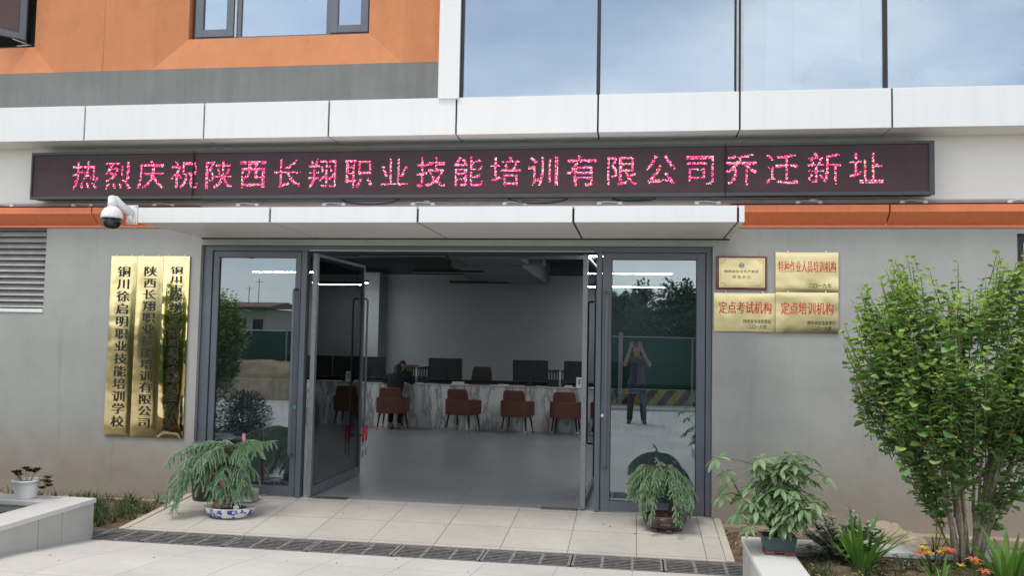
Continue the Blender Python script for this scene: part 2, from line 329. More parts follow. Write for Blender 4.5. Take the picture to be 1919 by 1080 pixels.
# ------------------------------------------------------------------ mesh helpers
OFF = {}
class MB:
    def __init__(s): s.v = []; s.f = []; s.m = []
    def add(s, vs, fs, mi=0):
        b = len(s.v); s.v += [tuple(p) for p in vs]; s.f += [tuple(i+b for i in f) for f in fs]; s.m += [mi]*len(fs); return s
    def box(s, x0, x1, y0, y1, z0, z1, mi=0):
        if x0 > x1: x0, x1 = x1, x0
        vs = [(x, y, z) for x in (x0, x1) for y in (y0, y1) for z in (z0, z1)]
        return s.add(vs, [(0, 1, 3, 2), (4, 6, 7, 5), (0, 4, 5, 1), (2, 3, 7, 6), (0, 2, 6, 4), (1, 5, 7, 3)], mi)
    def quad(s, a, b, c, d, mi=0): return s.add([a, b, c, d], [(0, 1, 2, 3)], mi)
    def prism_x(s, prof, x0, x1, mi=0):
        n = len(prof); vs = [(x0, y, z) for y, z in prof] + [(x1, y, z) for y, z in prof]
        return s.add(vs, [tuple(range(n))[::-1], tuple(range(n, 2*n))] + [(i, (i+1) % n, n+(i+1) % n, n+i) for i in range(n)], mi)
    def prism_z(s, prof, z0, z1, mi=0):
        n = len(prof); vs = [(x, y, z0) for x, y in prof] + [(x, y, z1) for x, y in prof]
        return s.add(vs, [tuple(range(n))[::-1], tuple(range(n, 2*n))] + [(i, (i+1) % n, n+(i+1) % n, n+i) for i in range(n)], mi)
    def tube(s, pts, rad, seg=8, mi=0, cap=True):
        pts = [Vector(p) for p in pts]; n = len(pts)
        rad = [rad]*n if isinstance(rad, (int, float)) else rad
        vs = []; up = Vector((0, 0, 1)); prev = None
        for i, p in enumerate(pts):
            d = (pts[min(i+1, n-1)]-pts[max(i-1, 0)]).normalized()
            a = prev if prev is not None else (Vector((1, 0, 0)) if abs(d.z) > .9 else up)
            a = (a-d*a.dot(d));
            if a.length < 1e-5: a = d.orthogonal()
            a.normalize(); prev = a; b = d.cross(a)
            for k in range(seg):
                t = 2*math.pi*k/seg; vs.append(p+(a*math.cos(t)+b*math.sin(t))*rad[i])
        fs = [(i*seg+k, i*seg+(k+1) % seg, (i+1)*seg+(k+1) % seg, (i+1)*seg+k) for i in range(n-1) for k in range(seg)]
        if cap: fs += [tuple(range(seg))[::-1], tuple((n-1)*seg+k for k in range(seg))]
        return s.add(vs, fs, mi)
    def lathe(s, prof, c=(0, 0, 0), seg=24, mi=0, sx=1., sy=1.):
        n = len(prof); vs = []
        for r, z in prof:
            for k in range(seg):
                t = 2*math.pi*k/seg; vs.append((c[0]+sx*r*math.cos(t), c[1]+sy*r*math.sin(t), c[2]+z))
        fs = [(i*seg+k, i*seg+(k+1) % seg, (i+1)*seg+(k+1) % seg, (i+1)*seg+k) for i in range(n-1) for k in range(seg)]
        fs += [tuple(range(seg))[::-1], tuple((n-1)*seg+k for k in range(seg))]
        return s.add(vs, fs, mi)
    def ell(s, c, r, seg=14, rings=9, mi=0, rot=None):
        r = (r, r, r) if isinstance(r, (int, float)) else r
        vs = []
        for i in range(1, rings):
            a = math.pi*i/rings
            for k in range(seg):
                t = 2*math.pi*k/seg
                p = Vector((r[0]*math.sin(a)*math.cos(t), r[1]*math.sin(a)*math.sin(t), r[2]*math.cos(a)))
                if rot: p = rot @ p
                vs.append(p+Vector(c))
        top = Vector((0, 0, r[2])); bot = Vector((0, 0, -r[2]))
        if rot: top = rot @ top; bot = rot @ bot
        vs += [top+Vector(c), bot+Vector(c)]; T = len(vs)-2
        fs = [(i*seg+k, (i+1)*seg+k, (i+1)*seg+(k+1) % seg, i*seg+(k+1) % seg) for i in range(rings-2) for k in range(seg)]
        fs += [(T, k, (k+1) % seg) for k in range(seg)] + [(T+1, (rings-2)*seg+(k+1) % seg, (rings-2)*seg+k) for k in range(seg)]
        return s.add(vs, fs, mi)
    def caps(s, p, q, r1, r2, seg=12, mi=0):
        p, q = Vector(p), Vector(q); d = (q-p).normalized(); pts = []; rad = []
        for a in (80, 55, 28): pts.append(p-d*r1*math.sin(R(a))); rad.append(r1*math.cos(R(a)))
        pts += [p, q]; rad += [r1, r2]
        for a in (28, 55, 80): pts.append(q+d*r2*math.sin(R(a))); rad.append(r2*math.cos(R(a)))
        return s.tube(pts, rad, seg, mi)
    def build(s, name, mats, parent=None, smooth=False, bevel=0., local=False, seg=2):
        me = bpy.data.meshes.new(name)
        o = OFF.get(parent, Vector()) if parent is not None and not local else Vector()
        me.from_pydata([(x-o.x, y-o.y, z-o.z) for x, y, z in s.v], [], s.f)
        if not isinstance(mats, (list, tuple)): mats = [mats]
        for m in mats: me.materials.append(MATS[m] if isinstance(m, str) else m)
        me.polygons.foreach_set('material_index', s.m)
        if smooth: me.polygons.foreach_set('use_smooth', [True]*len(s.f))
        me.update()
        ob = bpy.data.objects.new(name, me); COL.objects.link(ob)
        if parent is not None: ob.parent = parent
        OFF[ob] = o
        if bevel:
            b = ob.modifiers.new('bevel', 'BEVEL'); b.width = bevel; b.segments = seg; b.limit_method = 'ANGLE'; b.angle_limit = R(40)
            me.polygons.foreach_set('use_smooth', [True]*len(s.f))
            wnm = ob.modifiers.new('normals', 'WEIGHTED_NORMAL'); wnm.keep_sharp = True
        return ob
def tag(o, label=None, cat=None, group=None, kind=None):
    if label: o['label'] = label
    if cat: o['category'] = cat
    if group: o['group'] = group
    if kind: o['kind'] = kind
    return o
def thing(name, label, cat, loc=(0, 0, 0), group=None, rz=0.):
    o = bpy.data.objects.new(name, None); COL.objects.link(o); o.location = loc; o.rotation_euler.z = rz
    o.empty_display_size = .1; OFF[o] = Vector(loc); return tag(o, label, cat, group)
def dup(root, loc, rz=0., label=None, group=None):
    def cp(o, par):
        c = o.copy(); COL.objects.link(c)
        if par is not None: c.parent = par
        for ch in list(o.children): cp(ch, c)
        return c
    r = cp(root, None); r.location = loc; r.rotation_euler.z = rz; r['label'] = label
    if group: r['group'] = group
    return r
def remesh(mb, name, mat, parent, voxel=.008, smooth=6, local=False):
    ob = mb.build(name+'_src', mat, None)
    r = ob.modifiers.new('r', 'REMESH'); r.mode = 'VOXEL'; r.voxel_size = voxel; r.use_smooth_shade = True
    if smooth:
        sm = ob.modifiers.new('s', 'SMOOTH'); sm.iterations = smooth; sm.factor = .5
    dg = bpy.context.evaluated_depsgraph_get(); dg.update()
    me = bpy.data.meshes.new_from_object(ob.evaluated_get(dg)); bpy.data.objects.remove(ob)
    o = OFF.get(parent, Vector()) if not local else Vector()
    me.transform(Matrix.Translation(-o)); me.name = name
    me.polygons.foreach_set('use_smooth', [True]*len(me.polygons))
    no_ = bpy.data.objects.new(name, me); COL.objects.link(no_); no_.parent = parent; OFF[no_] = o
    return no_

# writing: glyph outlines from the built-in font
GL = {}
def glyph(ch):
    if ch in GL: return GL[ch]
    c = bpy.data.curves.new('g', 'FONT'); c.body = ch; c.size = 1.0; c.resolution_u = 3; c.fill_mode = 'FRONT'
    o = bpy.data.objects.new('g', c); COL.objects.link(o)
    dg = bpy.context.evaluated_depsgraph_get(); dg.update()
    me = bpy.data.meshes.new_from_object(o.evaluated_get(dg))
    vs = np.array([x.co[:2] for x in me.vertices]); fs = [tuple(p.vertices) for p in me.polygons]
    bpy.data.objects.remove(o); bpy.data.curves.remove(c); bpy.data.meshes.remove(me)
    GL[ch] = (vs, fs); return GL[ch]
def put(mb, ch, cx, y, cz, w, h, mi=0, song=.022):
    """one character centred at (cx, cz) facing -y; doubled sideways so that uprights read heavier than levels"""
    vs, fs = glyph(ch); k = 0
    for dx in ((-song, 0, song) if song else (0,)):
        mb.add([(cx+(px-.5+dx)*w, y-.0002*k, cz+(pz-.38)*h) for px, pz in vs], [f for f in fs], mi); k += 1
def line(mb, s, x0, x1, y, cz, h, mi=0, song=.022, fill=.98):
    p = (x1-x0)/len(s)
    for i, ch in enumerate(s): put(mb, ch, x0+p*(i+.5), y, cz, p*fill, h, mi, song)
def column(mb, s, cx, z0, z1, y, w, h, mi=0, song=.03):
    for i, ch in enumerate(s): put(mb, ch, cx, y, z0+(z1-z0)*i/(len(s)-1), w, h, mi, song)
# ================================================================== SETTING
m = MB()
prof = [(-400, -.02), (-60, .02), (-14.2, .03), (-14.15, .03)]
ys = [(-14.2, .03), (-12.62, .03), (-9, .03), (-4.2, .03), (-3.2, .028), (-2.7, -.005), (-1.725, -.115)]
for (a, za), (b, zb) in zip(ys[:-1], ys[1:]):
    m.quad((-60, a, za), (60, a, za), (60, b, zb), (-60, b, zb))
tag(m.build('pavement', 'pavement_slab'), kind='structure')
m = MB()
for (a, za), (b, zb) in zip([(-900, 2), (-140, -.5), (-60, -.6), (-16, .0)], [(-140, -.5), (-60, -.6), (-16, .0), (-14.2, .026)]):
    m.quad((-700, a, za), (500, a, za), (500, b, zb), (-700, b, zb))
for x0, x1 in ((-700, -60), (60, 500)): m.quad((x0, -14.2, .026), (x1, -14.2, .026), (x1, 300, .02), (x0, 300, .02))
m.quad((-60, 12, -.13), (60, 12, -.13), (60, 300, .02), (-60, 300, .02))
tag(m.build('terrain', 'field_grass'), kind='structure')
# hills far behind the viewer, seen mirrored in the doors
m = MB(); nx = 90
def hz(x): return 3.2+2.2*math.sin(x*.021+1)+1.5*math.sin(x*.05+2)+.8*math.sin(x*.13)+.35*math.sin(x*.37)
vs = []
for j, (y, k) in enumerate(((-150, 0.), (-175, .75), (-200, 1.), (-260, .9))):
    for i in range(nx+1):
        x = -330+i*6; vs.append((x, y+3*math.sin(i*1.7), -.6+(hz(x)+3.0)*k*(1+.06*math.sin(i*2.3+j))))
m.add(vs, [(j*(nx+1)+i, j*(nx+1)+i+1, (j+1)*(nx+1)+i+1, (j+1)*(nx+1)+i) for j in range(3) for i in range(nx)])
P('hill_scrub', (.075, .12, .055), .95, var=.5, scale=.12)
tag(m.build('hill', 'hill_scrub', smooth=True), kind='structure')
m = MB(); m.box(-60, 60, -12.62, -12.5, -.1, .10); m.box(-60, 60, -14.2, -12.62, -.1, .096)
tag(m.build('kerb', 'pale_concrete', bevel=.012), kind='structure')
# entrance ramp falling to the drain
m = MB()
m.add([(-4.82, .1, 0), (.80, .1, 0), (.80, -1.29, -.107), (-4.82, -1.29, -.107), (-4.82, .1, -.4), (.80, .1, -.4), (.80, -1.29, -.4), (-4.82, -1.29, -.4)],
      [(3, 2, 1, 0), (0, 1, 5, 4), (1, 2, 6, 5), (2, 3, 7, 6), (3, 0, 4, 7)])
tag(m.build('entrance_ramp', 'entrance_tile'), kind='structure')
P('ramp_edging_stone', (.55, .50, .42), .7, var=.08, scale=5)
m = MB()
for x0, x1 in ((-4.90, -4.824), (.804, .875)):
    m.add([(x0, .0-.002, .004), (x1, -.002, .004), (x1, -1.29, -.098), (x0, -1.29, -.098), (x0, -.002, -.4), (x1, -.002, -.4), (x1, -1.29, -.4), (x0, -1.29, -.4)],
          [(3, 2, 1, 0), (0, 1, 5, 4), (1, 2, 6, 5), (2, 3, 7, 6), (3, 0, 4, 7)])
tag(m.build('ramp_edging', 'ramp_edging_stone', bevel=.006), kind='structure')
m = MB(); m.box(-60, 60, -1.725, -1.288, -.42, -.30); m.box(-60, 60, -1.300, -1.2905, -.30, -.118); m.box(-60, 60, -1.74, -1.7255, -.30, -.12)
tag(m.build('drain_channel', gap_dark), kind='structure')
def bed(x0, x1, y0, y1, z, amp, n):
    m = MB(); ny = max(4, int(n*(y1-y0)/(x1-x0))); vs = []
    for j in range(ny+1):
        for i in range(n+1):
            edge = 0 if i in (0, n) or j in (0, ny) else 1
            vs.append((x0+(x1-x0)*i/n, y0+(y1-y0)*j/ny, z+edge*amp*(rnd.random()-.4)))
    m.add(vs, [(j*(n+1)+i, j*(n+1)+i+1, (j+1)*(n+1)+i+1, (j+1)*(n+1)+i) for j in range(ny) for i in range(n)]); return m
tag(bed(-11, -4.905, -1.287, -.004, -.115, .045, 90).build('soil', soil, smooth=True), kind='structure')
tag(bed(.88, 8, -1.287, -.004, -.12, .045, 90).build('soil', soil, smooth=True), kind='structure')
tag(bed(1.19, 7.9, -4.4, -1.93, .13, .035, 90).build('planter_soil', soil, smooth=True), kind='structure')
tag(bed(-10.9, -5.23, -4.4, -1.97, .15, .035, 80).build('planter_soil', soil, smooth=True), kind='structure')
m = MB(); m.box(-9.3, 3.5, .1, 10.9, -.3, 0)
tag(m.build('floor', 'interior_tile'), kind='structure')

# ================================================================== BUILDING
B = thing('training_centre_building', 'two storey office building with grey ground floor, orange upper wall and white panels', 'building')
# ground-floor wall with door opening, louvre opening and a right-hand window
m = MB()
m.box(-11, -9.5, 0, .25, -.4, 3.0); m.box(-9.5, -6.79, 0, .25, -.4, 2.03); m.box(-6.79, -4.865, 0, .25, -.4, 3.0)
m.box(-4.865, .786, 0, .25, 2.782, 3.0); m.box(.786, 3.72, 0, .25, -.4, 3.0); m.box(3.72, 5.3, 0, .25, -.4, 1.2); m.box(5.3, 8, 0, .25, -.4, 3.0)
m.box(3.72, 5.3, 0, .25, 2.92, 3.0)
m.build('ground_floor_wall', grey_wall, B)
m = MB(); m.box(-9.5, -6.79, -.012, .1, 1.99, 2.03); m.build('louvre_sill', 'white_render', B)
MATS['louvre_grey'] = P('louvre_grey', (.36, .355, .345), .6, var=.15, scale=9)
lv = MB()
for i in range(15):
    z = 2.045+i*.0695
    lv.prism_x([(.03, z), (.10, z+.075), (.112, z+.075), (.042, z)], -9.5, -6.792)
lv = lv.build('louvre', 'louvre_grey', B)
m = MB(); m.box(-9.5, -6.79, .16, .18, 2.03, 3.0); m.build('louvre_backing', gap_dark, lv)
for q_ in ((.88, 8, -.13, -.045), (-11, -4.905, -.05, -.085)):
    m = MB(); m.box(q_[0], q_[1], q_[2], -.002, -.4, q_[3]); m.build('wall_plinth', plinth_m, B, bevel=.012)
# right window at the frame edge
wn = MB(); wn.box(3.722, 3.80, .05, .13, 1.2, 2.92); wn.box(5.22, 5.3, .05, .13, 1.2, 2.92); wn.box(3.80, 5.22, .05, .13, 2.84, 2.92); wn.box(3.80, 5.22, .05, .13, 1.2, 1.28)
wn = wn.build('window', frame_dark, B); m = MB(); m.box(3.80, 5.22, .085, .095, 1.28, 2.84); m.build('pane', glass_win, wn)
# white wall band behind the sign
m = MB(); m.box(-11, 8, 0, .25, 3.003, 4.2); m.build('white_wall_band', white_wall, B)
# orange trim strips with a sloped underside
for x0, x1 in ((-11, -6.142), (-6.126, -4.88), (.955, 2.482), (2.498, 5.4), (5.416, 8)):
    m = MB(); m.prism_x([(-.001, 3.004), (-.148, 3.118), (-.15, 3.19), (-.001, 3.212)], x0, x1)
    m.build('orange_trim_panel', panel_orange, B, bevel=.003)
for x0, x1 in ((-11, -4.88), (.955, 8)): m = MB(); m.box(x0, x1, -.02, -.0015, 2.975, 3.003); m.build('trim_lower_lip', MATS['orange_aluminium'], B)
# entrance canopy of white panels
cb = MB(); cb.box(-4.86, .945, -1.235, -.002, 2.875, 2.995); cb = cb.build('entrance_canopy', gap_dark, B)
for x0, x1 in ((-4.865, -3.505), (-3.485, -2.043), (-2.023, -.581), (-.561, .884), (.904, .95)):
    m = MB(); m.prism_x([(-1.261, 2.861), (-1.261, 3.010), (-.004, 3.016), (-.004, 2.861)], x0, x1)
    m.build('canopy_panel', panel_white, cb, bevel=.004)
m = MB(); m.box(-4.868, .952, -.006, -.0005, 2.847, 2.861); m.build('canopy_back_trim', gap_dark, cb)
# upper fascia panels
xs = [-11, -7.53, -6.112, -4.690, -3.268, -1.877, -.40, 1.010, 2.452, 3.87, 5.3, 6.7, 8]
m = MB(); m.box(-11, 8, -.355, -.003, 3.93, 4.28); fb = m.build('upper_fascia', gap_dark, B)
for a, b in zip(xs[:-1], xs[1:]):
    m = MB(); m.box(a+.009, b-.009, -.38, -.004, 3.907, 4.30); m.build('fascia_panel', panel_white, fb, bevel=.004)
# upper wall: grey band, orange stucco with splayed window recesses
m = MB(); m.box(-11, -2.075, -.05, .25, 4.201, 4.80); m.build('grey_wall_band', band_wall, B)
m = MB(); F = -.05; ZT = 7.6
m.box(-6.76, -5.53, F, .25, 4.801, 9); m.box(-2.56, -2.0, F, .25, 4.801, 9); m.box(-5.53, -2.56, F, .25, ZT, 9); m.box(-11, -6.76, F, .25, ZT, 9); m.box(-11, -9.9, F, .25, 4.801, ZT)
def splay(xa, xb, za, zb, xi, xj, zi, zj, yi, x2, x3):
    m.quad((xa, F, za), (xb, F, za), (xj, yi, zi), (xi, yi, zi)); m.quad((xb, F, za), (xb, F, zb), (xj, yi, zj), (xj, yi, zi))
    m.quad((xa, F, zb), (xa, F, za), (xi, yi, zi), (xi, yi, zj)); m.quad((xb, F, zb), (xa, F, zb), (xi, yi, zj), (xj, yi, zj))
    # shallow square reveal
    m.quad((xi, yi, zi), (xj, yi, zi), (xj, .26, zi), (xi, .26, zi)); m.quad((xj, yi, zi), (xj, yi, zj), (xj, .26, zj), (xj, .26, zi))
    m.quad((xi, yi, zj), (xi, yi, zi), (xi, .26, zi), (xi, .26, zj)); m.quad((xj, yi, zj), (xi, yi, zj), (xi, .26, zj), (xj, .26, zj))
splay(-5.53, -2.56, 4.801, ZT, -5.165, -2.995, 5.185, 7.2, .065, 0, 0)
splay(-9.9, -6.76, 4.801, ZT, -9.5, -7.125, 5.155, 7.2, .065, 0, 0)
m.build('orange_wall', orange_wall, B)
m = MB(); m.box(-6.158, -6.148, F-.0025, F-.0005, 4.802, 9); m.build('render_joint', P('orange_joint', (.53, .20, .082), .9), B)
def window(x0, x1, z0, z1, y, posts, fw=.06, mat=frame_grey, glass=glass_win):
    fr = MB()
    fr.box(x0, x1, y, y+.07, z0, z0+.028); fr.box(x0, x1, y, y+.07, z1-.04, z1)
    for a, b in posts: fr.box(a, b, y, y+.07, z0+.028, z1-.04)
    return fr.build('window', mat, B)
wy = .12
W1 = window(-5.12, -3.0, 5.19, 7.19, wy, [(-5.12, -5.10), (-4.632, -4.552), (-3.52, -3.47), (-3.022, -3.0)])
for a, b in ((-5.10, -4.635), (-3.468, -3.022)):
    s = MB(); z0, z1 = 5.22, 7.15; t = .088
    s.box(a, a+t, wy-.02, wy+.045, z0, z1); s.box(b-t, b, wy-.02, wy+.045, z0, z1); s.box(a+t, b-t, wy-.02, wy+.045, z0, z0+t); s.box(a+t, b-t, wy-.02, wy+.045, z1-t, z1)
    s.build('sash', frame_grey, W1, bevel=.004)
    m = MB(); m.box(a+t, b-t, wy+.005, wy+.013, z0+t, z1-t); m.build('pane', glass_win, W1)
m = MB(); m.box(-4.552, -3.52, wy+.02, wy+.028, 5.218, 7.15); m.build('pane', glass_win, W1)
m = MB(); m.box(-4.625, -4.60, wy-.012, wy, 5.21, 7.15); m.build('mullion_cap', silver, W1)
m = MB(); m.box(-3.98, -3.9, .35, .6, 5.0, 7.4); m.box(-2.99, -3.25, .5, .8, 5.0, 7.4); m.build('curtain', int_white, W1)
W2 = window(-9.45, -7.13, 5.16, 7.19, wy, [(-9.45, -9.40), (-7.34, -7.28), (-7.15, -7.13)], mat=frame_dark)
# open casement, hinged at its left edge and swung outward
sa = MB(); ang = R(-66); hx, hy = -7.60, wy-.03; wd = .56; dv = Vector((math.cos(ang), math.sin(ang), 0)); nv = Vector((-dv.y, dv.x, 0))
def slab(mb, u0, u1, z0, z1, t0, t1, hx, hy, dv, nv, mi=0):
    vs = [Vector((hx, hy, 0))+dv*u+nv*t+Vector((0, 0, z)) for u in (u0, u1) for t in (t0, t1) for z in (z0, z1)]
    mb.add(vs, [(0, 1, 3, 2), (4, 6, 7, 5), (0, 4, 5, 1), (2, 3, 7, 6), (0, 2, 6, 4), (1, 5, 7, 3)], mi)
# the sash stands open: its bottom edge runs from the camera-side corner back to the frame
P0 = Vector((-7.245, .05, 5.225)); dv = Vector((-.62, -.78, 0)).normalized(); nv = Vector((dv.y, -dv.x, 0))
for u0, u1, z0, z1 in ((0, .07, 5.235, 7.1), (.55, .62, 5.235, 7.1), (.07, .55, 5.235, 5.305), (.07, .55, 7.03, 7.1)):
    slab(sa, u0, u1, z0, z1, -.025, .025, P0.x, P0.y, dv, nv)
sa = sa.build('open_sash', frame_grey, W2, bevel=.003)
m = MB(); slab(m, .07, .55, 5.305, 7.03, -.005, .005, P0.x, P0.y, dv, nv); m.build('pane', glass_brown_refl, W2)
m = MB(); m.tube([(-7.24, .10, 5.20), (-7.33, -.05, 5.225)], .008, 6); m.tube([(-7.40, .12, 5.195), (-7.20, .10, 5.195)], .007, 6); m.build('window_stay', silver, W2)
# curtain wall
m = MB(); m.box(-2.073, -1.848, -.405, -.05, 4.285, 9); m.build('white_corner_trim', panel_white, B, bevel=.004)
m = MB(); m.box(-2.07, -1.83, -.372, -.06, 4.30, 4.325); CW = m.build('curtain_wall', gap_dark, B)
MUL = [(-1.846, -1.812, frame_dark), (-.42, -.382, frame_dark), (2.371, 2.415, frame_dark), (3.85, 3.89, frame_dark), (5.28, 5.32, frame_dark), (6.7, 6.74, frame_dark)]
for a, b, mt in MUL:
    m = MB(); m.box(a, b, -.372, -.27, 4.301, 9); m.build('mullion', mt, CW)
m = MB(); m.box(.955, .972, -.36, -.27, 4.301, 9, 1); m.box(.976, .995, -.378, -.27, 4.301, 9); m.box(1.018, 1.045, -.378, -.27, 4.301, 9); m.box(.995, 1.018, -.366, -.27, 4.301, 9, 1)
m.build('mullion', [silver, frame_dark], CW)
for a, b in ((-1.812, -.42), (-.382, .955), (1.045, 2.371), (2.415, 3.85), (3.89, 5.28), (5.32, 6.7), (6.74, 8)):
    m = MB(); m.box(a, b, -.360, -.350, 4.302, 9); m.build('pane', glass_blue, CW)
    m = MB(); m.box(a+.005, b-.005, -.335, -.29, 4.302, 4.335); m.build('sill_bead', P('sill_bead_grey', (.42, .47, .48), .6) if 'sill_bead_grey' not in MATS else MATS['sill_bead_grey'], CW)
# shell: roof, sides, back, floors and interior walls
m = MB(); m.box(-11, 8, -.06, 11.2, 9.0, 9.3); m.box(-11, -10.75, .25, 11, -.4, 9.0); m.box(7.75, 8, .25, 11, -.4, 9.0); m.box(-10.75, 7.75, 10.9, 11.2, -.4, 9.0)
m.box(7.9, 8, -.34, .24, 4.21, 9.0)
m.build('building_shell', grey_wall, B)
m = MB(); m.box(-10.74, 7.74, .251, 10.89, 3.62, 4.18, 0); m.box(-2.0, 7.74, -.27, .25, 4.201, 4.25, 0)
m.build('floor_slab', int_black, B)
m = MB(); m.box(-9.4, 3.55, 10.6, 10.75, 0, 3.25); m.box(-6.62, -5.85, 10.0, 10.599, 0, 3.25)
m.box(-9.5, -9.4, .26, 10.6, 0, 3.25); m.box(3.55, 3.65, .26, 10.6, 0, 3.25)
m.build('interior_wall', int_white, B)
m = MB(); m.box(-9.4, 3.55, 10.59, 10.76, 3.251, 3.62); m.box(-9.5, -9.4, .26, 10.6, 3.251, 3.62); m.box(3.55, 3.65, .26, 10.6, 3.251, 3.62)
for y in (4.2, 7.3): m.box(-9.39, 3.54, y, y+.3, 3.36, 3.62)
m.build('interior_ceiling_beam', int_black, B)
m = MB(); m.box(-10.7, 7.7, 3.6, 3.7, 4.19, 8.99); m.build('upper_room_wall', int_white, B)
for a_, b_, c_, d_ in ((1.36, 1.62, .25, .8), (1.625, 2.28, .12, .45)): m = MB(); m.box(a_, b_, c_, d_, 4.256, 8.99); m.build('upper_column', white_wall, B)
m = MB(); m.box(-3.05, -1.85, 4.9, 9.35, 2.96, 3.4); m.box(-2.75, -1.75, 3.05, 4.899, 3.0, 3.4); m.box(-3.3, -3.051, 6.2, 7.1, 3.02, 3.35); m.box(-3.5, -3.051, 8.2, 8.9, 3.02, 3.3)
m.box(-1.849, -1.55, 5.2, 5.6, 3.05, 3.3)
m.build('air_duct', duct_m, B, bevel=.015)
m = MB(); m.tube([(-2.65, 2.95, 2.95), (-.2, 2.95, 2.95)], .035, 10); m.tube([(-1.5, 3.1, 3.3), (-.9, 6.5, 3.3)], .02, 8); m.tube([(-4.6, 4.5, 3.4), (-3.6, 9, 3.4)], .02, 8); m.build('ceiling_pipe', duct_m, B)

# ---- entrance frame and doors
m = MB(); y0, y1 = .05, .16
m.box(-4.855, -4.752, y0, y1, 0, 2.78); m.box(.726, .782, y0, y1, 0, 2.78)
m.box(-4.752, .726, y0, y1, 2.722, 2.78)
m.box(-3.690, -3.628, y0, y1, 0, 2.722); m.box(-.412, -.356, y0, y1, 0, 2.722)
EF = m.build('entrance_frame', frame_grey, B, bevel=.004)
m = MB(); m.box(-4.864, -4.8555, y0+.01, y1, 0, 2.781); m.box(.7825, .7855, y0+.01, y1, 0, 2.781); m.box(-4.752, -4.7445, .08, .12, 0, 2.722); m.box(-3.6975, -3.6905, .08, .12, 0, 2.722); m.box(.719, .7255, .08, .12, 0, 2.722); m.box(-.3555, -.3495, .08, .12, 0, 2.722)
m.box(-3.6275, -.4125, .1, .15, 2.7, 2.7215)
m.build('frame_gasket', frame_dark, EF)
m = MB(); m.box(-3.6, -.44, .045, .0495, 2.722, 2.734); m.build('head_track', silver, EF)
def side_door(x0, x1, gx0, gx1, hx, lx, lz, lcol, kick):
    d = MB(); a, b = .065, .115
    d.box(x0, gx0, a, b, .012, 2.715); d.box(gx1, x1, a, b, .012, 2.715); d.box(gx0, gx1, a, b, .012, .115); d.box(gx0, gx1, a, b, 2.650, 2.715)
    d = d.build('glass_door', frame_grey, B, bevel=.003)
    m = MB(); m.box(gx0, gx1, .088, .096, .115, 2.650); m.build('pane', glass_door, d)
    m = MB(); t = .007
    for q in ((gx0, gx0+t, .115, 2.65), (gx1-t, gx1, .115, 2.65), (gx0+t, gx1-t, .115, .115+t), (gx0+t, gx1-t, 2.65-t, 2.65)): m.box(q[0], q[1], .078, .0875, q[2], q[3])
    m.build('glazing_bead', frame_dark, d)
    m = MB(); pts = [(hx, .064, .46), (hx, .02, .46), (hx, -.005, .475), (hx, -.01, .5), (hx, -.01, 2.25), (hx, -.005, 2.275), (hx, .02, 2.29), (hx, .064, 2.29)]
    m.tube(pts, .017, 10); m.build('pull_handle', frame_grey, d, smooth=True)
    m = MB(); m.tube([(lx, .0645, lz), (lx, .05, lz)], .018, 16); m.build('lock', lcol, d, smooth=False)
    return d
cyan = P('blue_lock_cover', (.12, .42, .55), .4)
side_door(-4.742, -3.700, -4.672, -3.762, -3.742, -3.722, .985, cyan, 0)
side_door(-.347, .717, -.252, .630, -.300, -.334, 1.0, white_plastic, 0)
def leaf(x, sgn, ang):
    """open leaf: root stile at the opening, swung into the hall"""
    dv = Vector((math.sin(ang), math.cos(ang), 0)); nv = Vector((-dv.y, dv.x, 0)); t = .024
    d = MB()
    for u0, u1, z0, z1 in ((0, .055, .012, 2.70), (1.565, 1.61, .012, 2.70), (.055, 1.565, .012, .115), (.055, 1.565, 2.665, 2.70)):
        slab(d, u0, u1, z0, z1, -t, t, x, .085, dv, nv)
    d = d.build('glass_door', frame_grey, B, bevel=.003)
    m = MB(); slab(m, .055, 1.565, .115, 2.665, -.004, .004, x, .085, dv, nv); m.build('pane', glass_leaf, d)
    m = MB(); slab(m, -.012, 0, .012, 2.70, -.026, .026, x, .085, dv, nv); m.build('stile_edge', leaf_edge, d, bevel=.003)
    for sd in (-1, 1):
        m = MB(); P_ = lambda u, o, z: Vector((x, .085, z))+dv*u+nv*o*sd
        m.tube([P_(1.50, .024, .52), P_(1.50, .085, .52), P_(1.50, .10, .54), P_(1.50, .10, 2.24), P_(1.50, .085, 2.26), P_(1.50, .024, 2.26)], .013, 10)
        m.build('pull_handle', frame_grey, d, smooth=True)
    return d, dv, nv
LL, ldv, lnv = leaf(-3.540, 1, R(1.2))
RL, _, _ = leaf(-.530, -1, R(1.6))
P('worn_steel', (.16, .155, .15), .5, .5)
for a, b in ((-3.49, -3.10), (-.97, -.585)): m = MB(); m.box(a, b, .06, .17, 0, .006); m.build('floor_spring_plate', 'worn_steel', B)
# drain covers
def cover():
    m = MB(); l = .765; h = .022
    for a, b in ((0, .022), (l/3-.013, l/3+.013), (2*l/3-.013, 2*l/3+.013), (l-.022, l)): m.box(a, b, .012, .388, -h*.4, 0)
    m.box(0.022, l-.022, 0, .0118, -h, -.0005); m.box(0.022, l-.022, .3882, .4, -h, -.0005)
    for k in range(7):
        y = .012+.041+k*.0489
        for a, b in ((.0222, l/3-.0132), (l/3+.0132, 2*l/3-.0132), (2*l/3+.0132, l-.0222)): m.box(a, b, y-.0082, y+.0082, -.004, -.001)
    return m
cov = cover().build('drain_cover', P('grey_resin_grating', (.21, .205, .195), .85, var=.45, scale=22), local=True)
tag(cov, 'grey slotted drain cover along the foot of the entrance ramp', 'drain cover', 'drain covers in a row at the ramp foot'); cov.location = (-5.18+.002, -1.71, -.108)
for k in range(1, 9):
    c = cov.copy(); COL.objects.link(c); c.location = (-5.178+k*.777, -1.71, -.108+.001*(k % 2))
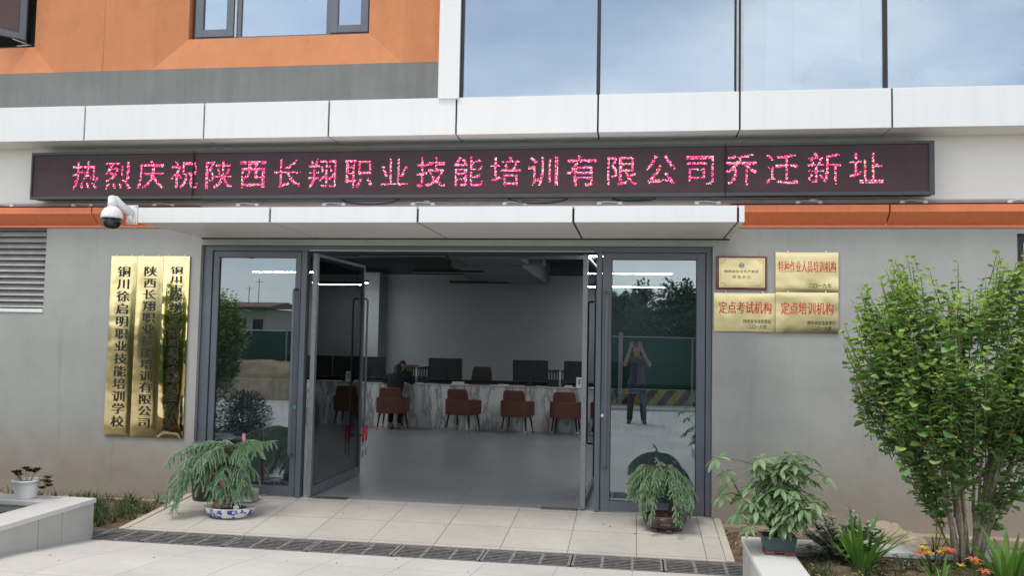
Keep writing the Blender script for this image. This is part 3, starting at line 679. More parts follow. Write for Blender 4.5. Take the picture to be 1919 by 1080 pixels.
# planters
def planter(name, label, sx, xe, zt, xfar):
    T = thing(name, label, 'planter', (xe, -1.7, -.1))
    inn = xe+sx*.33
    yb = -1.665 if sx < 0 else -1.70
    m = MB()
    m.box(xe, inn, -4.6, yb, zt-.045, zt) ; m.box(inn+sx*.0015, xfar, yb-.28, yb, zt-.045, zt-.001)
    m.build('coping', slab_white, T, bevel=.006)
    m = MB(); m.box(xe+sx*.035, inn-sx*.03, -4.58, yb-.02, -.4, zt-.046); m.box(inn-sx*.029, xfar, yb-.25, yb-.02, -.4, zt-.047); m.build('planter_wall', gap_dark if False else concrete, T)
    ys = [yb-.012, -2.115, -2.415, -3.0, -3.6, -4.2, -4.59]
    for a, b in zip(ys[1:], ys[:-1]):
        p = MB(); p.box(xe+sx*.012, xe+sx*.034, a+.003, b-.003, -.4, zt-.0465); p.build('facing_panel', concrete, T, bevel=.002)
    return T
planter('planter', 'low concrete planter with pale stone coping left of the entrance ramp', -1, -4.895, .25, -11)
planter('planter', 'low concrete planter with pale stone coping right of the entrance ramp', 1, .875, .205, 8)
# ================================================================== LED SIGN
LS = thing('led_sign', 'long dark LED message board with glowing pink Chinese characters below the white panels', 'sign', (-2, -.04, 3.28))
m = MB(); xl, xr = -6.87, 2.89
m.box(xl, xr, -.19, -.04, 3.283, 3.812)
m.build('housing', led_grey, LS, bevel=.004)
m = MB()
m.box(xl, xr, -.215, -.19, 3.785, 3.815); m.box(xl, xr, -.215, -.19, 3.274, 3.308); m.box(xl, xl+.02, -.215, -.19, 3.308, 3.785); m.box(xr-.05, xr, -.215, -.19, 3.308, 3.785)
m.build('bezel', led_grey, LS, bevel=.003)
m = MB(); m.box(xl+.02, xr-.05, -.200, -.1905, 3.308, 3.785); m.build('screen', 'led_module_face', LS)
for x in (-4.885, .889): m = MB(); m.box(x-.006, x+.006, -.2165, -.2005, 3.274, 3.815); m.build('housing_seam', gap_dark, LS)
TXT = '热烈庆祝陕西长翔职业技能培训有限公司乔迁新址'
dots = MB(); rr = random.Random(5)
for i, ch in enumerate(TXT):
    vs, fs = glyph(ch); A = []; 
    for f in fs:
        for k in range(1, len(f)-1): A.append((vs[f[0]], vs[f[k]], vs[f[k+1]]))
    A = np.array(A); n = 32; g = (np.arange(n)+.5)/n
    gx, gz = np.meshgrid(g, g); px = gx.ravel(); pz = gz.ravel()-.12
    ins = np.zeros(n*n, bool)
    for (a, b, c) in A:
        d = (b[0]-a[0])*(c[1]-a[1])-(b[1]-a[1])*(c[0]-a[0])
        if abs(d) < 1e-9: continue
        u = ((px-a[0])*(c[1]-a[1])-(pz-a[1])*(c[0]-a[0]))/d; v = ((b[0]-a[0])*(pz-a[1])-(b[1]-a[1])*(px-a[0]))/d
        ins |= (u >= 0) & (v >= 0) & (u+v <= 1)
    ins = ins.reshape(n, n); cx = -6.2+.4025*i
    warm = .25+.5*(i/21)
    for r in range(n):
        band = (r+i*3) % 4
        q = (.88, .74, .28, .9)[band]
        for c in range(n):
            if ins[r, c] and rr.random() < q:
                x = cx+(c-15.5)*.0108; z = 3.548+(r-15.5)*.0108; s = .0047
                t = rr.random()
                mi = (1 if t < .22 else (3 if t < .22+.14*warm else (2 if t < .5 else 0)))
                dots.quad((x-s, -.2022, z-s), (x+s, -.2022, z-s), (x+s, -.2022, z+s), (x-s, -.2022, z+s), mi)
dots.build('lit_characters', [led_pink, led_hot, led_red, led_yel], LS)
for a, b, d in ((-3.20, -2.55, .055), (-1.35, -.72, .05), (-.25, .2, .03)):
    m = MB(); m.tube([(a+(b-a)*t/10, -.09, 3.274-d*math.sin(math.pi*t/10)**.6) for t in range(11)], .006, 6); m.build('power_cable', black_plastic, LS, smooth=True)
# cable rail below it
CR = thing('cable_rail', 'thin grey rail with white clips running along the wall below the message board', 'rail', (-2, -.04, 3.23))
P('rail_grey', (.30, .27, .28), .5); P('rail_pink', (.55, .45, .44), .5)
m = MB(); m.box(-11, 8, -.05, -.002, 3.243, 3.258, 1); m.box(-11, 8, -.062, -.002, 3.218, 3.2425, 0); m.build('rail', ['rail_grey', 'rail_pink'], CR)
for k in range(-3, 9):
    x = -4.30+k*1.005
    m = MB()
    for sx in (-1, 1): m.box(x+sx*.11-.022, x+sx*.11+.022, -.078, -.0625, 3.215, 3.237); m.box(x+sx*.11-.012, x+sx*.11+.012, -.083, -.0785, 3.233, 3.243)
    m.tube([(x-.11, -.075, 3.232), (x-.04, -.085, 3.247), (x+.03, -.08, 3.238), (x+.11, -.075, 3.23)], .005, 5)
    if k in (2, 3, 6): m.box(x+.01, x+.075, -.075, -.0625, 3.246, 3.262)
    m.build('clip', white_plastic, CR)

# ================================================================== DOME CAMERA
dx, dy = -5.03, -1.43
CAM = thing('security_camera', 'white dome security camera on a bracket at the left end of the canopy', 'camera', (dx, dy, 2.80))
m = MB(); m.box(-4.985, -4.872, -1.262, -1.245, 2.845, 3.035); m.tube([(-4.985, -1.27, 2.99), (-5.0, -1.30, 3.0)], .012, 8)
m.build('wall_plate', white_plastic, CAM, bevel=.004)
m = MB(); m.tube([(-4.925, -1.262, 2.95), (-4.985, -1.36, 3.02), (dx+.015, dy+.015, 3.068), (dx, dy, 3.06)], [.036, .036, .04, .042], 14)
m.tube([(dx, dy, 3.075), (dx, dy, 2.985)], .042, 18); m.ell((dx, dy, 3.075), (.043, .043, .03), 18, 9)
m.tube([(-4.93, -1.262, 2.86), (-4.93, -1.30, 2.93)], .02, 8)
m.build('bracket_arm', white_plastic, CAM, smooth=True)
m = MB(); m.lathe([(.03, 3.0), (.046, 2.992), (.072, 2.972), (.090, 2.94), (.099, 2.905), (.102, 2.882), (.098, 2.880)], (dx, dy, 0), 32); m.build('hood', white_plastic, CAM, smooth=True)
m = MB(); m.lathe([(.088, 2.8795), (.087, 2.835), (.075, 2.806), (.05, 2.786), (.02, 2.778), (.002, 2.777)], (dx, dy, 0), 32); m.build('dome', P('smoked_dome', (.012, .013, .015), .08), CAM, smooth=True)
m = MB(); c0 = Vector((dx+.028, dy-.062, 2.842)); dr = Vector((.35, -.85, -.2)).normalized()
m.tube([c0, c0+dr*.024], [.042, .040], 20); m.build('lens_ring', charcoal, CAM)
m = MB(); m.tube([c0+dr*.0245, c0+dr*.028], [.026, .02], 18); m.build('lens', P('lens_glass', (.03, .03, .04), .05), CAM)
m = MB()
for z in (2.86, 3.02):
    for x in (-4.972, -4.885): m.tube([(x, -1.2625, z), (x, -1.267, z)], .006, 8)
m.build('screw', P('screw_grey', (.25, .25, .25), .4, .6), CAM)

# ================================================================== PLAQUES
def board(x0, x1, z0, z1, label, mat, dep=.028, group=None):
    T = thing('plaque', label, 'plaque', ((x0+x1)/2, 0, z0), group)
    m = MB(); nx, nz = 10, 24; vs = []
    for j in range(nz+1):
        for i in range(nx+1):
            u, v = i/nx, j/nz; e = min(u, 1-u, .5)*(x1-x0); g = min(v, 1-v)*(z1-z0)
            k = 1-math.exp(-min(e, g)/.018)
            vs.append((x0+(x1-x0)*u, -dep+.006-.006*k, z0+(z1-z0)*v))
    m.add(vs, [(j*(nx+1)+i, j*(nx+1)+i+1, (j+1)*(nx+1)+i+1, (j+1)*(nx+1)+i) for j in range(nz) for i in range(nx)])
    m.build('face', mat, T, smooth=True)
    m = MB(); m.box(x0, x1, -dep+.0062, -.0005, z0, z1); m.build('backing', P('plaque_edge', (.30, .22, .10), .4, .7) if 'plaque_edge' not in MATS else MATS['plaque_edge'], T)
    h = MB()
    for x in (x0+.2*(x1-x0), x1-.2*(x1-x0)): h.box(x-.006, x+.006, -dep+.004, -.003, z1+.0005, z1+.018)
    h.build('hook', white_plastic, T)
    return T, -dep-.0012
G3 = None
for (x0, x1, s, lab, mt, z0, z1) in (
    (-5.945, -5.625, '铜川徐启明职业技能培训学校', 'tall satin brass plaque with black Chinese characters, the one farthest from the door', gold_satin, .612, 2.648),
    (-5.622, -5.302, '陕西长翔职业技能培训有限公司', 'tall satin brass plaque with black Chinese characters, middle one of three', gold_satin, .609, 2.649),
    (-5.299, -4.985, '铜川市耀州区新型质量安全综合服务中心', 'tall mirror-polished brass plaque reflecting the garden, nearest the left glass door', gold_mirror, .606, 2.650)):
    T, y = board(x0, x1, z0, z1, lab, mt)
    m = MB(); n = len(s); h = 1.83/n*.93; cx = (x0+x1)/2+.008
    column(m, s, cx, 2.535-h/2, .615+.09+h/2, y, .165 if n < 16 else .155, h, 0, .035)
    m.build('lettering', ink, T)
# right-hand plaques
T, y = board(1.410, 2.026, 2.320, 2.722, 'brushed brass plaque with one long red line, topmost right one on the wall', gold_brush)
m = MB(); line(m, '特种作业人员培训机构', 1.435, 2.005, y, 2.575, .125); m.build('red_lettering', ink_red, T)
m = MB(); line(m, '二〇一九年', 1.73, 1.96, y, 2.382, .05); m.build('black_lettering', ink, T)
T, y = board(.797, 1.406, 1.905, 2.300, 'brushed brass plaque below the small red-framed plaque', gold_brush)
m = MB(); line(m, '定点考试机构', .845, 1.375, y, 2.15, .135); m.build('red_lettering', ink_red, T)
m = MB(); line(m, '陕西省市场管理局', 1.09, 1.365, y, 2.01, .043); line(m, '二〇一九年', 1.14, 1.325, y, 1.957, .043); m.build('black_lettering', ink, T)
T, y = board(1.410, 2.024, 1.905, 2.314, 'brushed brass plaque with red and black lines, lower right of the wall group', gold_brush)
m = MB(); line(m, '定点培训机构', 1.46, 1.98, y, 2.15, .135); m.build('red_lettering', ink_red, T)
m = MB(); line(m, '陕西省应急管理厅', 1.72, 1.995, y, 2.005, .043); line(m, '二〇一九年', 1.775, 1.96, y, 1.952, .043); m.build('black_lettering', ink, T)
FP = thing('framed_plaque', 'small gold certificate plaque in a dark red lacquered frame', 'plaque', (1.07, 0, 2.333))
x0, x1, z0, z1 = .818, 1.326, 2.335, 2.680
m = MB(); m.box(x0, x1, -.022, -.0005, z0, z1); f = m.build('frame', wood_red, FP, bevel=.006)
m = MB(); m.box(x0+.03, x1-.022, -.0255, -.0222, z0+.022, z1-.022); m.build('face', gold_brush, FP)
P('ornament_gold', (.36, .24, .08), .4, .6); P('emblem_blue', (.05, .08, .22), .5); P('emblem_white', (.75, .76, .78), .5)
m = MB(); y = -.0262
for sx, sz, cx, cz in ((1, 1, x0+.045, z0+.036), (-1, 1, x1-.037, z0+.036), (1, -1, x0+.045, z1-.036), (-1, -1, x1-.037, z1-.036)):
    m.quad((cx, y, cz), (cx+sx*.055, y, cz), (cx+sx*.055, y, cz+sz*.004), (cx, y, cz+sz*.004)); m.quad((cx, y-.0002, cz), (cx+sx*.004, y-.0002, cz), (cx+sx*.004, y-.0002, cz+sz*.05), (cx, y-.0002, cz+sz*.05))
    for k in range(5):
        a = k*1.2; m.tube([(cx+sx*(.012+.008*k), y, cz+sz*(.036-.007*k)), (cx+sx*(.018+.008*k), y-.0004, cz+sz*(.038-.007*k))], .003, 6)
for a0, b0, a1, b1 in ((x0+.10, z0+.036, x1-.09, z0+.039), (x0+.10, z1-.039, x1-.09, z1-.036), (x0+.045, z0+.09, x0+.048, z1-.09), (x1-.040, z0+.09, x1-.037, z1-.09)): m.quad((a0, y, b0), (a1, y, b0), (a1, y, b1), (a0, y, b1))
m.build('corner_ornament', 'ornament_gold', FP)
m = MB(); m.tube([(1.073, -.0256, 2.583), (1.073, -.0266, 2.583)], .026, 24, 0); m.tube([(1.073, -.0267, 2.583), (1.073, -.0270, 2.583)], .019, 24, 1); m.box(1.056, 1.090, -.0275, -.0271, 2.577, 2.585, 0); m.box(1.062, 1.084, -.0275, -.0271, 2.588, 2.592, 0)
m.build('emblem', ['emblem_blue', 'emblem_white'], FP)
m = MB(); line(m, '陕西省安全生产协会', .90, 1.245, -.0262, 2.522, .032); m.build('black_lettering', ink, FP)
m = MB(); line(m, '理事单位', .975, 1.17, -.0262, 2.463, .038, fill=.8); m.build('red_lettering', P('dull_red_ink', (.42, .09, .05), .5), FP)

# ================================================================== HALL
CT = thing('reception_counter', 'long white marble reception counter across the back of the hall', 'counter', (-3, 7.46, 0))
m = MB(); m.box(-8.6, 1.6, 7.46, 7.50, 0, .845); m.box(-8.6, -8.56, 7.501, 8.2, 0, .845); m.box(1.56, 1.6, 7.501, 8.2, 0, .845); m.build('marble_front', 'veined_marble', CT)
m = MB(); m.box(-8.62, 1.62, 7.44, 7.80, .846, .862); m.box(-8.6, 1.6, 7.801, 8.25, .70, .72); m.build('counter_top', slab_white, CT, bevel=.003)
m = MB(); m.box(-8.55, 1.55, 8.26, 8.29, .3, .92); m.build('back_rail', black_plastic, CT)

def armchair():
    T = thing('armchair', '', 'chair')
    m = MB(); m.box(-.225, .225, -.2, .26, .36, .47); m.build('seat', leather, T, bevel=.03, seg=3)
    m = MB(); path = []
    for t in range(0, 19):
        a = math.pi*(t/18); path.append((-.262*math.cos(a), -.235-.03*math.sin(a)*0-.0, 0))
    oc = [(-.285, .22), (-.29, -.10), (-.275, -.20), (-.22, -.265), (-.12, -.285), (.12, -.285), (.22, -.265), (.275, -.20), (.29, -.10), (.285, .22)]
    ic = [(-.235, .22), (-.235, -.10), (-.225, -.17), (-.185, -.215), (-.11, -.23), (.11, -.23), (.185, -.215), (.225, -.17), (.235, -.10), (.235, .22)]
    n = len(oc); vs = [(x, y, .325) for x, y in oc]+[(x, y, .325) for x, y in ic]+[(x, y-(.02 if y < 0 else 0), .625-(.03 if y > 0 else 0)) for x, y in oc]+[(x, y-(.02 if y < 0 else 0), .625-(.03 if y > 0 else 0)) for x, y in ic]
    fs = []
    for i in range(n-1): fs += [(i, i+1, 2*n+i+1, 2*n+i), (n+i+1, n+i, 3*n+i, 3*n+i+1), (2*n+i, 2*n+i+1, 3*n+i+1, 3*n+i), (i+1, i, n+i, n+i+1)]
    fs += [(0, 2*n, 3*n, n), (n-1, 2*n-1, 4*n-1, 3*n-1)]
    m.add(vs, fs); m.build('arm_shell', leather, T, bevel=.016, seg=3)
    m = MB(); vs = []
    for z, hw, y in ((.44, .21, -.225), (.62, .215, -.245), (.76, .205, -.275), (.815, .185, -.288)):
        vs += [(-hw, y-.035, z), (hw, y-.035, z), (hw, y+.035, z), (-hw, y+.035, z)]
    fs = [(3, 2, 1, 0), (12, 13, 14, 15)]
    for j in range(3):
        for k in range(4): fs.append((j*4+k, j*4+(k+1) % 4, j*4+4+(k+1) % 4, j*4+4+k))
    m.add(vs, fs); m.build('backrest', leather, T, bevel=.025, seg=3)
    for sx, sy in ((-1, -1), (1, -1), (-1, 1), (1, 1)):
        p, q = Vector((sx*.2, sy*.19, .37)), Vector((sx*.245, sy*.25, 0)); k = p.lerp(q, .78)
        m = MB(); m.tube([p, k], [.019, .014], 10); l = m.build('leg', black_metal, T, smooth=True)
        m = MB(); m.tube([k+(q-p)*.002, q], [.0145, .011], 10); m.build('brass_tip', brass, l, smooth=True)
    return T
ch = armchair(); G = 'russet armchairs along the reception counter'
CH = [(-4.60, 7.02, 4, 'russet leather armchair with a person in dark clothes sitting in it'), (-3.23, 7.06, -13, 'empty russet armchair turned slightly, just right of the seated person'),
      (-2.19, 7.08, -7, 'empty russet armchair standing below the third monitor'), (-1.27, 7.1, -3, 'empty russet armchair beside the right open door leaf'),
      (-5.72, 7.1, 10, 'empty russet armchair seen through the open left door leaf'), (-.15, 7.15, 5, 'empty russet armchair hidden behind the right glass door')]
for i, (x, y, a, lab) in enumerate(CH):
    if i == 0: ch.location = (x, y, 0); ch.rotation_euler.z = R(a); ch['label'] = lab; ch['group'] = G
    else: dup(ch, (x, y, 0), R(a), lab, G)
def monitor(loc, lab, rz=0, first=[None]):
    if first[0] is None:
        T = thing('monitor', '', 'monitor')
        m = MB(); m.box(-.345, .345, -.02, .012, .095, .505); m.build('casing', charcoal, T, bevel=.006)
        m = MB(); m.box(-.335, .335, .0125, .015, .11, .495); m.build('screen', black_plastic, T)
        m = MB(); m.box(-.03, .03, -.035, -.021, .012, .30); m.box(-.11, .11, -.09, .07, 0, .012); m.build('stand', black_plastic, T, bevel=.003)
        first[0] = T; T.location = loc; T.rotation_euler.z = rz; T['label'] = lab; T['group'] = 'monitors on the reception counter'; return T
    return dup(first[0], loc, rz, lab, 'monitors on the reception counter')
for x, r, lab in ((-5.29, 3, 'black monitor left of the two people at the counter'), (-3.72, -4, 'black monitor right of the row of dark binders nearest the people'),
                  (-2.02, 2, 'black monitor directly above the third armchair'), (-1.02, -2, 'black monitor partly behind the right open door leaf'), (-6.75, 4, 'black monitor seen through the open left glass leaf'), (-.30, 0, 'black monitor behind the right fixed stile')):
    monitor((x, 7.62, .863), lab, R(r))
P('blue_binder', (.02, .03, .07), .5); P('pale_binder', (.25, .28, .31), .5)
def binder(x, lab, grp, mat, y=7.62):
    T = thing('binder', lab, 'binder', (x, y, .863), grp)
    m = MB(); m.box(x-.024, x+.024, y-.01, y+.24, .8635, 1.185+rnd.uniform(-.01, .01)); m.build('cover', mat, T, bevel=.003)
    m = MB(); m.box(x-.012, x+.012, y-.0125, y-.0102, 1.0, 1.14); m.build('spine_label', 'emblem_white' if mat == 'pale_binder' else 'pale_binder', T)
for i in range(6): binder(-4.36+i*.054, 'pale binder standing among the dark ones left of the second monitor' if i == 1 else 'dark binder standing in the row left of the second monitor', 'binders beside the second monitor', 'pale_binder' if i in (1,) else ('blue_binder' if i % 2 else black_plastic))
for i in range(6): binder(-1.655+i*.054, 'pale binder standing among the dark ones right of the third monitor' if i == 4 else 'dark binder standing in the row right of the third monitor', 'binders beside the third monitor', 'pale_binder' if i in (4,) else black_plastic)
CD = thing('desk_card', 'small white printed card standing on the counter by the right door leaf', 'card', (-1.06, 7.5, .863))
m = MB(); m.add([(-1.115, 7.47, .863), (-1.0, 7.47, .863), (-1.0, 7.51, 1.06), (-1.115, 7.51, 1.06), (-1.115, 7.476, .863), (-1.0, 7.476, .863), (-1.0, 7.516, 1.06), (-1.115, 7.516, 1.06)], [(0, 1, 2, 3), (7, 6, 5, 4), (0, 4, 5, 1), (1, 5, 6, 2), (2, 6, 7, 3), (3, 7, 4, 0)]); m.build('sheet', white_plastic, CD)
m = MB()
for k in range(4): z = .93+.025*k; y = 7.4685+.04*(z-.863)/.197; m.quad((-1.08, y, z), (-1.03+.01*(k % 2), y, z), (-1.03+.01*(k % 2), y+.003, z+.014), (-1.08, y+.003, z+.014))
m.build('print', charcoal, CD)
def staff_chair(x, y, lab):
    T = thing('office_chair', lab, 'chair', (x, y, 0), 'dark chairs behind the counter')
    m = MB(); vs = []
    for z, hw, yy in ((.55, .22, .04), (.8, .235, .06), (1.1, .20, .10), (1.17, .17, .105)): vs += [(x-hw, y+yy-.03, z), (x+hw, y+yy-.03, z), (x+hw, y+yy+.03, z), (x-hw, y+yy+.03, z)]
    fs = [(3, 2, 1, 0), (12, 13, 14, 15)]+[(j*4+k, j*4+(k+1) % 4, j*4+4+(k+1) % 4, j*4+4+k) for j in range(3) for k in range(4)]
    m.add(vs, fs); m.build('backrest', dark_uph, T, bevel=.02)
    m = MB(); m.box(x-.24, x+.24, y-.42, y+.06, .46, .545); m.build('seat', dark_uph, T, bevel=.02)
    m = MB(); m.tube([(x, y-.15, .46), (x, y-.15, .08)], .03, 10)
    for k in range(5): a = k*2*math.pi/5; m.tube([(x, y-.15, .1), (x+.28*math.cos(a), y-.15+.28*math.sin(a), .03)], .02, 8)
    m.build('base', black_metal, T)
staff_chair(-3.22, 8.85, 'empty dark office chair behind the counter near the second monitor'); staff_chair(-4.83, 9.0, 'dark office chair behind the person facing the doors')
# linear lamps
def lamp(x, y, on, lab, first={}):
    if on not in first:
        T = thing('linear_lamp', lab, 'lamp', (x, y, 2.9), 'lit linear lamps in the hall' if on else 'unlit linear lamps in the hall')
        m = MB(); m.box(x-.63, x+.63, y-.04, y+.04, 2.925, 2.985); m.build('housing', black_plastic, T, bevel=.004)
        m = MB(); m.box(x-.62, x+.62, y-.018, y+.018, 2.916, 2.9245); m.build('diffuser', lamp_on if on else lamp_off, T)
        m = MB()
        for sx in (-.5, .5): m.tube([(x+sx, y, 2.985), (x+sx, y, 3.6)], .003, 5)
        m.build('hanging_wire', black_metal, T); first[on] = T; return T
    return dup(first[on], (x, y, 2.9), 0, lab, first[on]['group'])
for y, k in ((2.63, 'nearest'), (5.64, 'middle'), (8.65, 'farthest')): lamp(-3.27, y, False, f'unlit black linear lamp hanging in the open doorway, {k} of the three')
for y, k in ((2.55, 'nearest the doors'), (5.56, 'middle'), (9.2, 'nearest the back wall')): lamp(-.02, y, True, f'lit linear lamp over the right side of the hall, {k}')
for y, k in ((2.6, 'nearest the doors'), (5.8, 'middle'), (8.75, 'nearest the back wall')): lamp(-6.35, y, True, f'lit linear lamp over the left side of the hall, {k}')
# red lock hanging on the left leaf's handle
hp = Vector((-3.540, .085, 0))+ldv*1.50-lnv*.10
UL = thing('door_lock', 'red shackle lock hanging from the handle of the open left leaf', 'lock', (hp.x, hp.y, .4))
m = MB(); m.tube([hp+Vector((0, 0, .64)), hp+Vector((.0, -.02, .60)), hp+Vector((.0, -.03, .44))], .015, 10); m.tube([hp+Vector((.035, 0, .64)), hp+Vector((.04, -.02, .60)), hp+Vector((.04, -.03, .46))], .013, 10); m.build('red_sleeve', red_plastic, UL, smooth=True)
m = MB(); m.tube([hp+Vector((0, -.03, .44)), hp+Vector((0, -.03, .24))], .010, 8); m.tube([hp+Vector((.04, -.03, .46)), hp+Vector((.04, -.03, .28))], .010, 8); m.build('steel_shackle', stainless, UL, smooth=True)
# sacks behind the upper glass
P('sheet_paper', (.75, .75, .73), .8)
for x, y, w_, h_, lab in ((-3.45, 7.55, .22, .05, 'small white paper stack on the counter under the second monitor'), (-1.27, 7.53, .14, .035, 'small white pad on the counter left of the printed card'), (-4.25, 7.52, .20, .012, 'white sheets lying on the counter beside the person in dark clothes'), (-2.55, 7.56, .2, .02, 'low white paper pile on the counter left of the third monitor')):
    T = thing('paper_stack', lab, 'paper', (x, y, .863)); m = MB(); m.box(x-w_/2, x+w_/2, y-.06, y+.09, .8632, .863+h_*.6); m.box(x-w_/2+.008, x+w_/2+.006, y-.055, y+.094, .8634+h_*.6, .863+h_); m.build('sheets', 'sheet_paper', T)
for x, lab in ((-3.02, 'black keyboard on the counter right of the second monitor'), (-5.0, 'black keyboard on the counter left of the seated person')):
    T = thing('keyboard', lab, 'keyboard', (x, 7.6, .863)); m = MB(); m.box(x-.2, x+.2, 7.54, 7.68, .8632, .885); m.build('keys', black_plastic, T, bevel=.004)
def sack(c, r, lab, seed, mt='woven_sack'):
    q = random.Random(seed); T = thing('sack', lab, 'sack', (c[0], c[1], c[2]-r[2]), 'pale sacks behind the upper glass')
    m = MB(); m.ell(c, r, 22, 14)
    m.v = [(x+q.uniform(-.02, .02), y+q.uniform(-.02, .02), max(z+q.uniform(-.02, .02), 4.256)) for x, y, z in m.v]
    m.build('bag', mt, T, smooth=True)
P('woven_sack', (.62, .65, .64), .8, var=.08, scale=6); P('grey_sack', (.16, .19, .20), .8, var=.15, scale=6)
sack((1.98, -.08, 4.46), (.33, .16, .27), 'darker grey sack behind the upper glass, in front of the white pillar', 1, 'grey_sack'); sack((2.55, .1, 4.42), (.22, .2, .2), 'pale sack slumped against the dark mullion upstairs', 2)
sack((3.0, .05, 4.42), (.25, .2, .2), 'pale sack just right of the dark upper mullion', 3); sack((3.55, .05, 4.46), (.3, .22, .28), 'rounded pale sack at the right edge of the upper glass', 4)
# ================================================================== PLANTS
def basis(d, roll=0.):
    d = Vector(d).normalized(); a = Vector((0, 0, 1))
    if abs(d.z) > .98: a = Vector((1, 0, 0))
    s = d.cross(a).normalized(); n = s.cross(d)
    if roll: c, k = math.cos(roll), math.sin(roll); s, n = s*c+n*k, n*c-s*k
    return s, d, n
def leafq(mb, p, d, ln, wd, mi=0, fold=.12, roll=0., droop=.1):
    s, d, n = basis(d, roll); p = Vector(p)
    P_ = lambda a, b, c: p+s*(a*wd)+d*(b*ln)+n*(c*ln)
    mb.add([p, P_(-.36, .25, fold), P_(-.5, .5, fold*.9), P_(-.3, .8, -droop*.4), P_(0, 1, -droop), P_(.3, .8, -droop*.4), P_(.5, .5, fold*.9), P_(.36, .25, fold), P_(0, .5, 0)],
           [(0, 8, 2, 1), (8, 4, 3, 2), (0, 7, 6, 8), (8, 6, 5, 4)], mi)
def strap(mb, p, d0, ln, wd, droop, mi=0, n=7, twist=0.):
    p = Vector(p); d = Vector(d0).normalized(); vs = []; st = ln/n
    side = d.cross(Vector((0, 0, 1)));
    if side.length < .05: side = Vector((1, 0, 0))
    side.normalize(); side = (Matrix.Rotation(twist, 3, d) @ side)
    for i in range(n+1):
        t = i/n; wv = wd*(.55+.45*min(1, t*3))*(1-t**3)*.5
        up = side.cross(d)
        vs += [p-side*wv+up*wv*.35, p.copy(), p+side*wv+up*wv*.35]
        d = (d+Vector((0, 0, -droop*t*1.4/n*3))).normalized(); p = p+d*st
    fs = []
    for i in range(n): b = i*3; fs += [(b, b+1, b+4, b+3), (b+1, b+2, b+5, b+4)]
    mb.add(vs, fs, mi)

def shrub():
    """vase-shaped shrub: many stems from one foot, upright leafy shoots"""
    q = random.Random(21)
    T = thing('shrub', 'tall leafy green shrub with many pale stems in the right planter', 'shrub', (0, 0, 0))
    ZR = [(.0, .06), (.35, .20), (.6, .36), (.9, .55), (1.2, .72), (1.5, .82), (1.8, .84), (2.05, .72), (2.25, .52), (2.45, .3)]
    def rad(z):
        for (a, ra), (b, rb) in zip(ZR[:-1], ZR[1:]):
            if a <= z <= b: return ra+(rb-ra)*(z-a)/(b-a)
        return .2
    wob = lambda a, z: 1+.17*math.sin(3*a+4*z)+.08*math.sin(5*a-7*z+1)
    gap = lambda a, z: math.sin(4*a+6.5*z)+math.sin(7*a-9*z+2)+math.sin(11*z+2*a) > 1.05
    st = MB(); lf = MB(); tw = MB(); ends = []
    for i in range(26):
        a = 2*math.pi*i/26*5.3+q.uniform(-.3, .3); k = math.sqrt(q.random())
        zt = q.uniform(1.2, 2.1); r = rad(zt)*(.25+.7*k)
        ax = Vector((math.cos(a), math.sin(a)*.85, 0))
        p0 = Vector((ax.x*.10*k+q.uniform(-.03, .03), ax.y*.08*k, -.05)); pts = []
        for s in range(9):
            t = s/8; z = zt*t
            pts.append(p0+ax*(r-.08)*(t**1.25)+Vector((q.uniform(-.018, .018), q.uniform(-.018, .018), z)))
        r0 = q.uniform(.008, .019)
        st.tube(pts, [r0*(1-.72*s/8) for s in range(9)], 7)
        for s in range(4, 9):
            ends.append((pts[s], ax, s/8))
    # shoots with leaves
    shoots = []
    for p, ax, t in ends:
        for k in range(q.choice((1, 2, 2, 3))):
            d = Vector((q.uniform(-.8, .8)+ax.x*.45, q.uniform(-.8, .8)+ax.y*.45, q.uniform(.35, 1.2)))
            shoots.append((p+Vector((q.uniform(-.04, .04), q.uniform(-.04, .04), q.uniform(-.05, .05))), d, q.uniform(.22, .42)))
    for k in range(1400):                         # outer skin of shoots
        z = .40+1.98*(q.random()**.75); a = q.uniform(0, 2*math.pi); rr_ = rad(z)*q.uniform(.55, 1.0)*wob(a, z)
        if gap(a, z) and q.random() < .8: continue
        if z < 1.0 and q.random() < (.45 if math.cos(a) < -.2 else .75): continue
        p = Vector((rr_*math.cos(a), rr_*.85*math.sin(a), z-.15))
        shoots.append((p, Vector((math.cos(a)*q.uniform(.1, .7), math.sin(a)*q.uniform(.1, .7), q.uniform(.5, 1.1))), q.uniform(.18, .40)))
    for p, d, ln in shoots:
        d = d.normalized(); n = int(ln/.034); e = p+d*ln; bend = Vector((0, 0, 1)); pts = []
        for i in range(5):
            t = i/4; pts.append(p+d*ln*t+bend*.10*t*t*ln*3)
        rl = lambda t: p+d*ln*t+bend*.10*t*t*ln*3
        top = pts[-1]
        env = math.hypot(top.x, top.y/.85)
        if top.z > 2.38 or env > rad(min(top.z, 2.44))+.08: continue
        tw.tube(pts, [.0045, .004, .0035, .003, .002], 4)
        ph = q.uniform(0, 6.28)
        for i in range(1, n+1):
            t = i/n; c = rl(t); ph += 2.4
            for sgn in (0, math.pi):
                if q.random() < .10: continue
                az = ph+sgn+q.uniform(-.4, .4); tip = t > .86
                dd = Vector((math.cos(az), math.sin(az), q.uniform(-.25, .45)+(.9 if tip else 0)))
                sz = q.choice((.045, .06, .075, .09))*q.uniform(.85, 1.15)*(1-.45*max(0, t-.55)/.45)
                leafq(lf, c+dd.normalized()*.008, dd, sz, sz*.88, 1 if (t > .62 and c.z > .9 and q.random() < .75) else 0, .10, q.uniform(-.5, .5), q.uniform(.05, .3))
    st.build('stem', bark, T, smooth=True, local=True); tw.build('twig', twig_m, T, local=True)
    lf.build('foliage', [leaf_shrub, leaf_tip], T, local=True)
    return T
S1 = shrub(); S1.location = (2.50, -2.0, .12)
